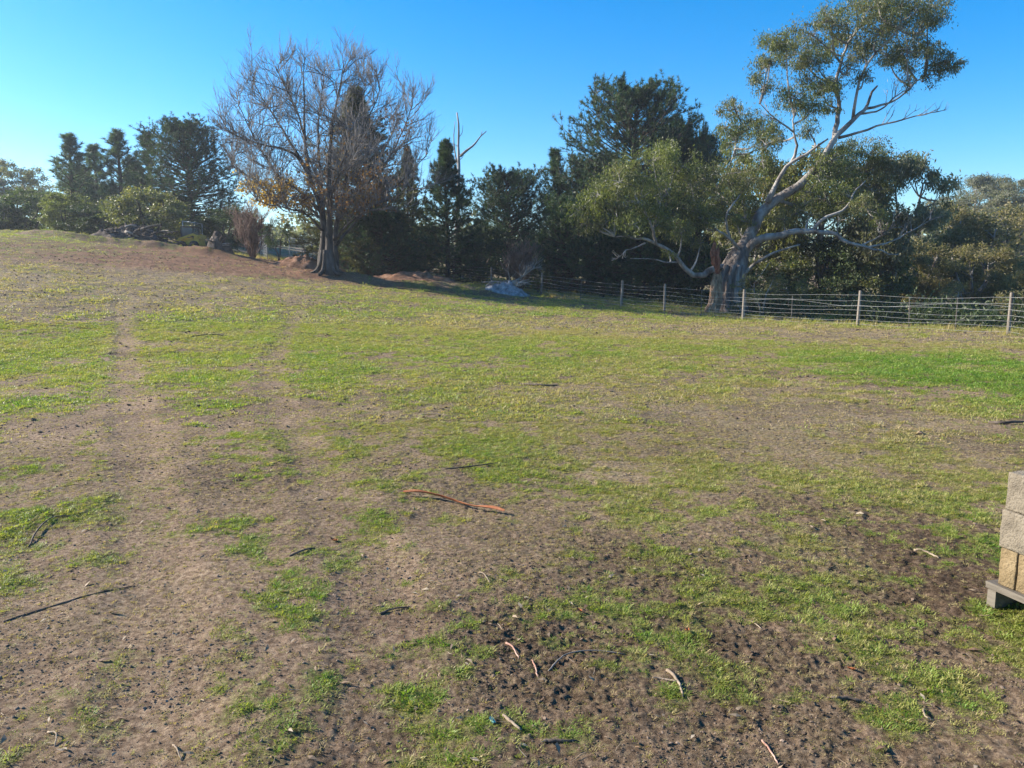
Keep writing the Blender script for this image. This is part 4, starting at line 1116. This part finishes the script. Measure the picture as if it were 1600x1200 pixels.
for a, b, n in [(k, k + 1, c) for k, c in zip(range(0, 11), [1, 2, 1, 1, 0, 1, 1, 1, 1, 1, 1])]:
    for i in range(n):
        t = (i + 1) / (n + 1) + rg.uniform(-.05, .05); q = fpos[a] * (1 - t) + fpos[b] * t; q[2] = T1(q[0], q[1])
        P = np.array([[0, 0, -.1], [rg.normal(0, .02), rg.normal(0, .02), 1.05]]) + q - f0
        link("dropper", Geo().tubes(resample(P, 4), np.full(4, .016), 5).mesh("fence_dropper"), M_PICK, fence)
# long dry grass along the fence foot
SRC_T = [source("rank_grass_tuft", tuft(120 + s, 22, .28, .14, .55, .011), M_GRASS) for s in range(4)]
pts = []
for a, b in zip(fpos[:-1], fpos[1:]):
    n = int(np.linalg.norm(b - a) * 9)
    t = rg.random(n); q = a + (b - a) * t[:, None]; q[:, :2] += rg.normal(0, .28, (n, 2)) + [.2, .25]; pts.append(q)
pts = np.vstack(pts); pts[:, 2] = terrain(pts[:, 0], pts[:, 1]); k = len(pts)
x, y = [], []
for (px, py, d, sx, sy, n) in [(440, 400, 50, 5, 2.0, 420), (920, 455, 45, 4, 2, 260), (1000, 465, 42, 4, 2, 160), (690, 440, 46, 3, 1.2, 160), (620, 425, 52, 3, 1, 140)]:
    c = unproj(px, py, d); x.append(c[0] + rg.normal(0, sx * .5, n)); y.append(c[1] + rg.normal(0, sy * .5, n))
x, y = np.concatenate(x), np.concatenate(y)
pts = np.vstack([pts, np.stack([x, y, terrain(x, y)], 1)]); k2 = len(pts)
scatter("rank_grass", pts, np.stack([rg.normal(0, .2, k2), rg.normal(0, .2, k2), rg.uniform(0, 6.28, k2)], 1), rg.uniform(.4, 1.15, k2), np.clip(rg.normal(.16, .14, k2), 0, 1), SRC_T,
        "rank dry grass along the foot of the wire fence and mounds", "grass")

# ------------------------------------------------------------------ concrete blocks on a pallet
ang = math.radians(72.7)
E = np.array([math.cos(ang), -math.sin(ang), 0]); Wv = np.array([math.sin(ang), math.cos(ang), 0])
rz = math.atan2(E[1], E[0])                          # local x along E, local y along -W rotated
PB = unproj(1541, 930, 3.86); gzb = float(surface(np.array([PB[0]]), np.array([PB[1]]))[0][0])
PB[2] = gzb + .005
M_BLK = surf_mat("grey_concrete_block", [(.1, (.13, .108, .08)), (.5, (.20, .168, .125)), (1, (.27, .23, .175))], 9, bump=1, bscale=75, dist=.014, speck=(.09, .078, .06))
M_BLKY = surf_mat("ochre_concrete_block", [(.1, (.165, .118, .06)), (.5, (.225, .165, .09)), (1, (.29, .22, .13))], 9, bump=1, bscale=75, dist=.012, speck=(.12, .085, .045))
M_PAL = surf_mat("grey_pallet_wood", [(.1, (.08, .065, .05)), (.5, (.16, .138, .11)), (1, (.25, .22, .18))], 5, bump=.6, bscale=30, stretch=(.3, 3, 3), dist=.006)
def block(size, seed):
    """rough rectangular block with slightly worn edges"""
    import bmesh
    rg = np.random.default_rng(seed)
    bm = bmesh.new(); bmesh.ops.create_cube(bm, size=1)
    bmesh.ops.scale(bm, vec=size, verts=bm.verts)
    bmesh.ops.bevel(bm, geom=bm.edges[:] + bm.verts[:], offset=.007, segments=2, affect='EDGES', profile=.6)
    bmesh.ops.subdivide_edges(bm, edges=[e for e in bm.edges if e.calc_length() > .08], cuts=3, use_grid_fill=True)
    for v in bm.verts: v.co += Vector(rg.normal(0, .0013, 3))
    me = bpy.data.meshes.new("concrete_block"); bm.to_mesh(me); bm.free()
    me.polygons.foreach_set("use_smooth", np.ones(len(me.polygons), bool))
    return me
def at_e(s, w, z): return PB + E * s + Wv * w + np.array([0, 0, z])
def s_for(px, w, z):
    lo, hi = -.5, .8
    for _ in range(40):
        m_ = (lo + hi) / 2
        if proj(at_e(m_, w, z))[0] < px: lo = m_
        else: hi = m_
    return lo
S0, S1, S2 = s_for(1561, .02, .22), s_for(1563, .022, .41), s_for(1573, .032, .60)
pal = thing("pallet", PB, "weathered grey wooden pallet under the concrete blocks at the right edge", "pallet", None, rz)
for k in range(3):                                   # bearers run across (along W), boards along E
    g = Geo().box((.028 + k * .52, .56, .045), (.046, 1.12, .09)); link("bearer", g.mesh("pallet_bearer"), M_PAL, pal)
for k in range(7):
    g = Geo().box((.555, .055 + k * .168, .106), (1.12, .115, .028)); link("deck_board", g.mesh("pallet_board"), M_PAL, pal)
for o in pal.children:
    for v in o.data.vertices: v.co.x += float(RNG.normal(0, .003)); v.co.z += float(RNG.normal(0, .0015))
pal.rotation_euler = (0, 0, rz)
pal.scale = (1, 1, 1)
# local +y of a frame turned by rz is E rotated +90 deg, which is W
zb = .122
BLK = [("ochre concrete block standing end-on, leftmost of the bottom course on the pallet", S0, .0, 0, .088, .39, M_BLKY),
       ("ochre concrete block standing end-on, beside the leftmost one of the bottom course", S0 + .095, .004, 0, .088, .39, M_BLKY),
       ("grey concrete block of the middle course, resting on the ochre blocks", S1, .002, 1, .39, .19, M_BLK),
       ("grey concrete block at the top left corner of the stack", S2, .012, 2, .39, .19, M_BLK)]
for i in range(9): BLK.append((None, S0 + .190 + i * .0945, .002 * (i % 3), 0, .088, .39, M_BLKY))
for i in range(1, 3): BLK.append((None, S1 + i * .396, .003 * i, 1, .39, .19, M_BLK))
for i in range(1, 3): BLK.append((None, S2 + i * .396, .005 * i, 2, .39, .19, M_BLK))
for i in range(3): BLK.append((None, S1 + i * .396, .205, 1, .39, .19, M_BLK))
for n, (lab, s, w, c, le, lw, mt) in enumerate(BLK):
    me = block((le, lw, .188), n)
    o = link("concrete_block", me, mt)
    o.location = at_e(s + le / 2, w + .02 + lw / 2, zb + c * .1905 + .094)
    o.rotation_euler = (0, 0, rz + float(RNG.normal(0, .006)))
    tag(o, lab or "concrete block farther right in the stack on the pallet", "block", "concrete blocks stacked on the pallet")

# ------------------------------------------------------------------ sticks, bark and scraps on the ground
M_STICK = surf_mat("dark_stick", [(.1, (.045, .033, .026)), (.5, (.10, .075, .058)), (1, (.19, .15, .12))], 12, bump=.6, dist=.004)
M_GSTICK = surf_mat("grey_stick", [(.1, (.13, .105, .085)), (.5, (.26, .22, .185)), (1, (.40, .35, .30))], 12, bump=.6, dist=.004)
M_PSTICK = surf_mat("pale_stick", [(.1, (.15, .11, .075)), (.5, (.25, .19, .135)), (1, (.36, .29, .215))], 12, bump=.5, dist=.004)
M_PINK = surf_mat("pink_brown_bark", [(.1, (.24, .12, .085)), (.5, (.40, .23, .17)), (1, (.52, .36, .28))], 12, bump=.5, dist=.004)
M_ORANGE = surf_mat("orange_bark_strip", [(.1, (.12, .035, .016)), (.45, (.28, .095, .04)), (1, (.42, .18, .085))], 9, bump=.6, bscale=60, dist=.004)
def gp(px, py, up=0.0):
    p, d = ground_px(px, py)
    p[2] = float(surface(np.array([p[0]]), np.array([p[1]]))[0][0]) + up
    return p
def stick(pts, r, label, mat, lift=0.0, fork=None, cat="stick", name="stick", seed=0, r1=.55):
    rg = np.random.default_rng(len(pts) * 100 + int(pts[0][0])); r *= .6
    W = np.array([gp(px, py, r * .25) for px, py in pts])
    n = max(9, len(pts) * 4)
    P = resample(W, n); P[:, 2] += lift * np.sin(np.linspace(0, np.pi, n)); P[:, :2] += rg.normal(0, r * .25, (n, 2))
    gz = surface(P[:, 0], P[:, 1])[0]; P[:, 2] = np.maximum(P[:, 2], gz + r * .15)
    b = P[n // 2].copy()
    g = Geo().tubes(P - b, r * np.linspace(1, r1, n), 8, wob=.14, rng=rg)
    if fork:
        Fk = np.array([P[n // 2]] + [gp(px, py, r * .8) for px, py in fork])
        g.tubes(resample(Fk, 7) - b, r * .6 * np.linspace(1, .5, 7), 6, wob=.14, rng=rg)
    o = link(name, g.mesh(name, True), mat); o.location = b
    return tag(o, label, cat)
stick([(45, 855), (60, 832), (85, 813), (126, 808)], .010, "dark curved stick arching over pale bare soil at the far left", M_STICK, .02)
stick([(5, 974), (60, 955), (110, 943), (160, 928), (210, 913)], .010, "long straight thin dark stick lying on bare soil at the left", M_STICK)
stick([(298, 527), (335, 524), (371, 527)], .028, "black branch lying in the green grass right of the wheel track", M_STICK, .03)
stick([(692, 732), (735, 730), (778, 723)], .012, "dark stick lying just above the orange bark strip", M_STICK, .015)
stick([(1043, 1047), (1056, 1060), (1068, 1086)], .013, "pale crooked thick stick on the grass near the bottom right of centre", M_PSTICK, .012, [(1030, 1058), (1020, 1059)])
stick([(1428, 860), (1446, 864), (1466, 873)], .013, "short pale broken stick on brown soil left of the concrete blocks", M_PSTICK, .0)
stick([(1298, 1093), (1335, 1096), (1366, 1102)], .012, "dark brown stick in the grass near the bottom right", M_STICK, .006)
stick([(1443, 1108), (1445, 1122), (1458, 1127)], .008, "small pale bent stick in the bottom right grass", M_PSTICK, .01)
stick([(786, 1118), (797, 1130), (814, 1142)], .012, "pale chunk of stick beside the turquoise scrap", M_PSTICK, .006)
stick([(857, 1047), (873, 1031), (890, 1021), (930, 1017), (978, 1019)], .006, "long thin grey bent twig on bare soil at bottom centre", M_GSTICK, .012)
stick([(791, 1006), (801, 1013), (811, 1028)], .008, "pinkish peeling stick on dark soil at bottom centre", M_PINK, .01)
stick([(831, 1030), (836, 1042), (840, 1056)], .007, "short pink-brown stick right of the pinkish peeling one", M_PINK, .008)
stick([(848, 1158), (875, 1160), (903, 1158)], .012, "dark stick half buried near the bottom edge of the picture", M_STICK, .004)
stick([(1545, 663), (1572, 665), (1612, 662)], .030, "black log lying in green grass at the right edge", M_STICK, .02)
stick([(452, 868), (470, 864), (490, 855)], .012, "dark stick lying in the green patch left of centre", M_STICK, .012)
stick([(592, 957), (612, 951), (640, 948)], .010, "black twig beside a hole in the bare soil at centre left", M_STICK, .01)
stick([(1172, 965), (1180, 972), (1190, 980)], .006, "thin straw-coloured twig right of centre in the foreground", M_PSTICK, .006)
stick([(748, 898), (757, 905), (766, 913)], .006, "tiny pale curled stick below the orange bark strip", M_PSTICK, .02)
stick([(655, 646), (680, 647), (708, 650)], .010, "pale stick in the grass above the dark stick", M_PSTICK, .01)
stick([(270, 1155), (275, 1165), (283, 1180)], .006, "thin pale bent twig on bare soil near the bottom left", M_PSTICK, .015)
stick([(75, 1143), (88, 1150), (86, 1165)], .006, "small hooked pale twig at the bottom left corner", M_PSTICK, .015)
stick([(1190, 1160), (1205, 1178), (1216, 1196)], .007, "straight tan twig at the bottom edge right of centre", M_PINK, .004)
stick([(810, 600), (845, 604), (872, 603)], .03, "dark broken branch on a bare spot in the middle of the paddock", M_STICK, .02)
# curled orange bark strip
def bark_strip(pts, w, label):
    W = np.array([gp(px, py, .012) for px, py in pts]); n = 26
    P = resample(W, n); P[:, 2] += .010 * np.sin(np.linspace(0, 9, n)) + .006
    gz = surface(P[:, 0], P[:, 1])[0]; P[:, 2] = np.maximum(P[:, 2], gz + .008)
    t = norm(np.gradient(P, axis=0)); sd = norm(np.cross(t, np.array([0, 0, 1.0])))
    ww = w * np.interp(np.linspace(0, 1, n), [0, .1, .35, .6, .72, .9, 1], [.4, .85, 1, .85, .6, .75, .45]); tw = .9 * np.sin(np.linspace(-.6, 4.0, n))
    b = P[n // 2].copy(); rows = []
    for k, s in enumerate(np.linspace(-1, 1, 7)):
        lift = (s ** 2) * .55
        off = sd * (s * ww * .5 * np.cos(tw * .5))[:, None] + np.array([0, 0, 1]) * ((lift * ww * .5 + s * ww * .35 * np.sin(tw)) + ww * .25)[:, None]
        rows.append(P + off - b)
    top = np.stack(rows, 1); bot = top - np.array([0, 0, .0035])
    V = np.concatenate([top.reshape(-1, 3), bot.reshape(-1, 3)]); m7 = 7; Q = []
    nb = n * m7
    for i in range(n - 1):
        for j in range(m7 - 1):
            a = i * m7 + j; Q.append([a, a + 1, a + m7 + 1, a + m7]); Q.append([nb + a, nb + a + m7, nb + a + m7 + 1, nb + a + 1])
        a = i * m7; Q.append([a, a + m7, nb + a + m7, nb + a]); a = i * m7 + m7 - 1; Q.append([a, nb + a, nb + a + m7, a + m7])
    o = link("bark_strip", Geo().add(V, Q).mesh("bark_strip", True), M_ORANGE); o.location = b
    return tag(o, label, "bark")
bark_strip([(630, 777), (665, 779), (705, 785), (742, 795), (788, 804)], .042, "long curled orange-brown bark strip lying on the ground at centre")
# coloured dead leaves and a plastic scrap
M_OLEAF = surf_mat("orange_dead_leaf", [(.2, (.36, .10, .035)), (.8, (.55, .20, .07))], 30, bump=.2, rough=.6)
M_TEAL = surf_mat("turquoise_plastic", [(.2, (.20, .48, .42)), (.8, (.38, .66, .58))], 20, bump=.1, rough=.4)
def flake(px, py, L, W, label, mat, name, cat, seed):
    rg = np.random.default_rng(seed); p = gp(px, py, .008)
    u = np.linspace(-1, 1, 7); V = []
    for zz in (.0, -.0016):
        for a in u:
            hw = W / 2 * max(.08, 1 - a * a) ** .6
            for s in (-1, 0, 1): V.append([a * L / 2, s * hw, zz + .25 * W * s * s + .12 * L * a * a * rg.uniform(.5, 1.2)])
    Q = []
    for i in range(6):
        for j in range(2):
            a = i * 3 + j; Q += [[a, a + 3, a + 4, a + 1], [21 + a, 21 + a + 1, 21 + a + 4, 21 + a + 3]]
    o = link(name, Geo().add(np.array(V), Q).mesh(name, True), mat); o.location = p; o.rotation_euler = (rg.normal(0, .3), rg.normal(0, .2), rg.uniform(0, 6.28))
    return tag(o, label, cat)
flake(905, 955, .035, .022, "small red-orange dead leaf at bottom centre right of the bare patch", M_OLEAF, "dead_leaf", "leaf", 1)
flake(1073, 986, .035, .022, "small bright orange dead leaf in the foreground grass right of centre", M_OLEAF, "dead_leaf", "leaf", 2)
flake(521, 841, .055, .03, "red-brown dead leaf beside the green patch left of the orange bark strip", M_OLEAF, "dead_leaf", "leaf", 3)
flake(1330, 1046, .03, .02, "orange-brown dead leaf in the bottom right grass", M_OLEAF, "dead_leaf", "leaf", 4)
flake(768, 1131, .036, .028, "turquoise plastic scrap in the grass near the bottom centre", M_TEAL, "plastic_scrap", "scrap", 5)

# ------------------------------------------------------------------ mounds, heaps
M_RSOIL = surf_mat("red_brown_soil", [(.1, (.10, .05, .03)), (.5, (.21, .115, .072)), (1, (.33, .20, .135))], 3, bump=1, bscale=14, dist=.06, rough=.95, spec=.1)
M_DSOIL = surf_mat("dark_spoil", [(.1, (.035, .027, .022)), (.5, (.085, .066, .055)), (1, (.17, .14, .12))], 3, bump=1, bscale=12, dist=.06, rough=.95, spec=.1)
M_ASH = surf_mat("pale_ash", [(.1, (.13, .13, .14)), (.5, (.27, .27, .28)), (1, (.42, .42, .43))], 5, bump=.8, bscale=20, dist=.04, rough=.95, spec=.1)
def mound(name, px, py, d, rx, ry, h, rz, label, cat, mat, seed, lump=.25, pw=1.2):
    b = unproj(px, py, d); b[2] = T1(b[0], b[1])
    n, m = 26, 48
    rr = np.linspace(0, 1, n)[1:]; aa = np.arange(m) / m * 6.283
    Rg, Ag = np.meshgrid(rr, aa, indexing='ij')
    X = Rg * np.cos(Ag) * rx; Y = Rg * np.sin(Ag) * ry
    c, s = math.cos(rz), math.sin(rz); X, Y = X * c - Y * s, X * s + Y * c
    Z = h * (1 - Rg ** pw) ** 1.1
    wx, wy = (X + b[0]).ravel(), (Y + b[1]).ravel()
    nz = fbm(wx * 1.6 + seed, wy * 1.6, 4, seed, .6).reshape(Z.shape)
    Z = Z * (1 + lump * 1.6 * nz) + .10 * h * nz + .06 * fbm(wx * 7, wy * 7, 3, seed + 5).reshape(Z.shape) * (1 - Rg)
    Z += terrain(wx, wy).reshape(Z.shape) - b[2] - .10 * Rg ** 6
    V = np.vstack([np.stack([X, Y, Z], -1).reshape(-1, 3), [0, 0, Z[0].mean()]])
    i, j = np.meshgrid(np.arange(n - 2), np.arange(m), indexing='ij'); k = (j + 1) % m
    Q = np.stack([i * m + j, (i + 1) * m + j, (i + 1) * m + k, i * m + k], -1).reshape(-1, 4)
    T = np.stack([np.full(m, len(V) - 1), np.arange(m), (np.arange(m) + 1) % m], -1)
    o = thing(name, b, label, cat)
    link("heap", Geo().add(V, Q, T).mesh(name, True), mat, o)
    return o, b
mound("soil_mound", 480, 418, 45.5, 2.2, 1.3, .75, 0, "long red-brown soil heap showing left of the leafless tree's trunk", "mound", M_RSOIL, 1)
mound("soil_mound", 557, 424, 46.5, 2.0, 1.5, 1.15, .1, "round red-brown soil heap just right of the leafless tree's trunk", "mound", M_RSOIL, 2, .12)
mound("soil_mound", 655, 440, 42.5, 3.6, 1.2, .8, -.1, "low lumpy bank of clods running from the round heap to the fence", "mound", M_RSOIL, 3, .28)
ash, ab = mound("ash_heap", 795, 468, 40.5, 1.35, .9, .42, 0, "pale blue-grey ash heap in shade beside the fence", "heap", M_ASH, 4, .55)
rg = np.random.default_rng(12)
g = Geo()
for k in range(14):
    a = rg.uniform(-1.3, .6); P = np.array([[a, rg.uniform(-.4, .3), .25], [a + rg.uniform(-.3, .5), rg.uniform(-.3, .5), .45], [a + rg.uniform(-.4, .9), rg.uniform(-.2, .7), rg.uniform(.3, .6)]])
    g.tubes(resample(P, 7), np.linspace(.035, .015, 7), 5, wob=.1, rng=rg)
link("charred_sticks", g.mesh("charred_sticks"), M_DEAD, ash)["kind"] = "stuff"
# fallen branch behind the ash heap
fb = unproj(800, 462, 42); fb[2] = T1(fb[0], fb[1])
o = thing("fallen_branch", fb, "pale tangled fallen branch propped above the ash heap", "branch")
Fb = lambda px, py, dd=0: unproj(px, py, 42 + dd) - fb
mp_ = resample(np.array([Fb(775, 458), Fb(792, 446, .2), Fb(812, 435, .4), Fb(835, 418, .6)]), 12)
g = Geo().tubes(mp_, np.linspace(.07, .03, 12), 7, wob=.08, rng=rg); link("limb", g.mesh("branch_limb", True), M_DEAD, o)
g = Geo(); a = grow(mp_[None], 18, .1, 1.0, 45, .2, 6, rg, .1); g.tubes(a, taper(len(a), 6, .022, .010), 4); a2 = grow(a, 5, .2, .45, 42, .1, 4, rg, .1); g.tubes(a2, taper(len(a2), 4, .010, .006), 3)
link("twigs", g.mesh("branch_twigs"), M_DEAD, o)["kind"] = "stuff"

# spoil and timber heap at the left crest
heap, hb = mound("debris_heap", 208, 377, 49, 3.3, 1.4, 1.05, 0, "long dark heap of pushed-up roots and timber on the left crest", "heap", M_DSOIL, 6, .6)
rg = np.random.default_rng(15)
for k in range(16):
    x0 = rg.uniform(-2.6, 2.4); z0 = rg.uniform(.35, 1.0) * (1 - (x0 / 3.6) ** 2); an = rg.uniform(-.5, .5); L = rg.uniform(.5, 1.5)
    P = np.array([[x0, rg.uniform(-1.2, -.2), z0], [x0 + L * .5, rg.uniform(-1.2, -.2), z0 + L * .5 * math.sin(an) + .08], [x0 + L, rg.uniform(-1, 0), z0 + L * math.sin(an)]])
    link("root", Geo().tubes(resample(P, 7), np.linspace(.08, .04, 7) * rg.uniform(.5, 1.3), 7, wob=.15, rng=rg).mesh("heap_root", True), M_GSTICK if k % 4 == 0 else M_STICK, heap)
st, sb2 = mound("root_ball", 346, 396, 46, .85, .6, .75, 0, "upturned dark root ball at the right end of the spoil bank", "stump", M_DSOIL, 7, .7, 2.0)
for k in range(9):
    an = rg.uniform(0, 3.14); L = rg.uniform(.5, .95)
    P = np.array([[0, -.2, .3], [math.cos(an) * L * .6, -.45, .3 + math.sin(an) * L * .5], [math.cos(an) * L, -.4, .25 + math.sin(an) * L * .75]])
    link("root", Geo().tubes(resample(P, 7), np.linspace(.08, .025, 7), 6, wob=.15, rng=rg).mesh("stump_root", True), M_GSTICK if k % 4 == 0 else M_STICK, st)

# ------------------------------------------------------------------ small yellow loader behind the bank
M_YEL = surf_mat("yellow_machine_paint", [(.2, (.45, .29, .02)), (.8, (.62, .42, .04))], 4, rough=.45, bump=.05, spec=.5)
M_BLK2 = surf_mat("black_machine_parts", [(.2, (.02, .02, .02)), (.8, (.05, .05, .05))], 6, rough=.6, bump=.1)
M_RUB = surf_mat("tyre_rubber", [(.2, (.025, .024, .022)), (.8, (.07, .065, .06))], 8, rough=.9, bump=.4)
M_GLS = surf_mat("cab_glass", [(.2, (.02, .026, .032)), (.8, (.04, .05, .06))], 2, rough=.25, bump=0, spec=.8)
lb = unproj(300, 385, 51); lb[2] = T1(lb[0], lb[1]) - .12
LS = .8
ld = thing("compact_loader", lb, "small yellow loader with a dark cab half hidden behind the left bank", "loader", None, math.radians(172))
link("body", Geo().box((0, 0, .72), (1.9, 1.0, .62), taper=.94).box((-.75, 0, 1.12), (.6, .95, .3), taper=.85).mesh("loader_body"), M_YEL, ld)
cabo = link("cab", Geo().box((.1, 0, 1.95), (1.15, 1.0, .08)).box((.62, .46, 1.45), (.07, .07, 1.0)).box((.62, -.46, 1.45), (.07, .07, 1.0)).box((-.42, .46, 1.45), (.07, .07, 1.0)).box((-.42, -.46, 1.45), (.07, .07, 1.0)).mesh("loader_cab"), M_BLK2, ld)
for s in (-1, 1): link("window", Geo().box((.1, s * .46, 1.5), (.95, .02, .75)).mesh("loader_window"), M_GLS, cabo)
link("window", Geo().box((-.42, 0, 1.5), (.02, .83, .75)).mesh("loader_window"), M_GLS, cabo)
for s in (-1, 1):
    P = np.array([[-.9, s * .62, 1.15], [-.5, s * .64, 1.30], [.5, s * .64, 1.0], [1.35, s * .6, .55]])
    g = Geo()
    for a, b in zip(P[:-1], P[1:]):
        dv = b - a; L = np.linalg.norm(dv); g.box((a + b) / 2, (L * 1.05, .10, .17), rot=(0, -math.atan2(dv[2], dv[0]), 0))
    link("lift_arm", g.mesh("lift_arm"), M_YEL, ld)
g = Geo().box((1.75, 0, .18), (.75, 1.6, .04)).box((1.42, 0, .42), (.05, 1.6, .55)).box((1.72, .79, .34), (.62, .03, .36)).box((1.72, -.79, .34), (.62, .03, .36))
ld.scale = (LS, LS, LS)
link("bucket", g.mesh("loader_bucket"), M_BLK2, ld)
for sx in (-.55, .55):
    for s in (-1, 1):
        a = np.linspace(0, 6.283, 19)[:-1]; pr = [(.0, .10), (.18, .10), (.20, .14), (.36, .14), (.40, .09), (.40, -.09), (.36, -.14), (.18, -.12), (.0, -.12)]
        V = np.array([[sx + r_ * math.cos(t), s * .62 + y_ * s, .40 + r_ * math.sin(t)] for r_, y_ in pr for t in a]); k = 18
        Q = [[i * k + j, i * k + (j + 1) % k, (i + 1) * k + (j + 1) % k, (i + 1) * k + j] for i in range(len(pr) - 1) for j in range(k)]
        w = link("wheel", Geo().add(V, Q).mesh("loader_wheel", True), M_RUB, ld)
        link("rim", Geo().box((sx, s * .75, .40), (.22, .03, .22), rot=(0, .5, 0)).mesh("wheel_rim"), M_YEL, w)

# ------------------------------------------------------------------ mesh panels
M_GALV = surf_mat("galvanised_tube", [(.2, (.34, .35, .36)), (.8, (.52, .53, .54))], 4, rough=.45, bump=.05, spec=.5)
def mesh_panel(p0, p1, H, label):
    b = p0.copy(); o = thing("mesh_panel", b, label, "fence panel")
    v = p1 - p0; v[2] = T1(p1[0], p1[1]) - b[2]
    q = lambda t, z: v * t + np.array([0, 0, z])
    for t in (0, 1): link("post", Geo().tubes(resample(np.array([q(t, -.1), q(t, H)]), 3), np.full(3, .030), 7).mesh("panel_post", True), M_GALV, o)
    link("rail", Geo().tubes(resample(np.array([q(0, H - .02), q(1, H - .02)]), 3), np.full(3, .024), 7).mesh("panel_rail", True), M_GALV, o)
    g = Geo()
    P = [resample(np.array([q(t, .1), q(t, H - .04)]), 3) for t in np.linspace(.05, .95, 15)]; g.tubes(np.stack(P), np.full((15, 3), .004), 3)
    P = [resample(np.array([q(.0, z), q(1, z)]), 3) for z in np.linspace(.12, H - .1, 9)]; g.tubes(np.stack(P), np.full((9, 3), .004), 3)
    link("mesh_infill", g.mesh("panel_mesh"), M_GALV, o)["kind"] = "stuff"
def gpt(px, d):
    p = unproj(px, 410, d); p[2] = T1(p[0], p[1]); return p
mesh_panel(gpt(408, 51), gpt(418, 49), 1.55, "narrow mesh fence panel with two pale posts left of the green sapling")
mesh_panel(gpt(453, 51), gpt(488, 51.5), 1.5, "wide mesh fence panel right of the green sapling behind the leafless tree")
mesh_panel(gpt(289, 53), gpt(319, 52), 1.75, "steel-framed mesh panel behind the yellow loader")

# ------------------------------------------------------------------ thin air haze
hz = Geo().box((0, 60, 13.5), (460, 460, 42))
m, nt, out = new_mat("air")
pv = N_(nt, "ShaderNodeVolumePrincipled")
pv.inputs['Color'].default_value = (.80, .88, 1, 1); pv.inputs['Density'].default_value = .0005; pv.inputs['Anisotropy'].default_value = .35
nt.links.new(pv.outputs[0], out.inputs['Volume'])
tag(link("haze", hz.mesh("haze"), m), "thin bluish air over the paddock", "haze", kind="stuff")
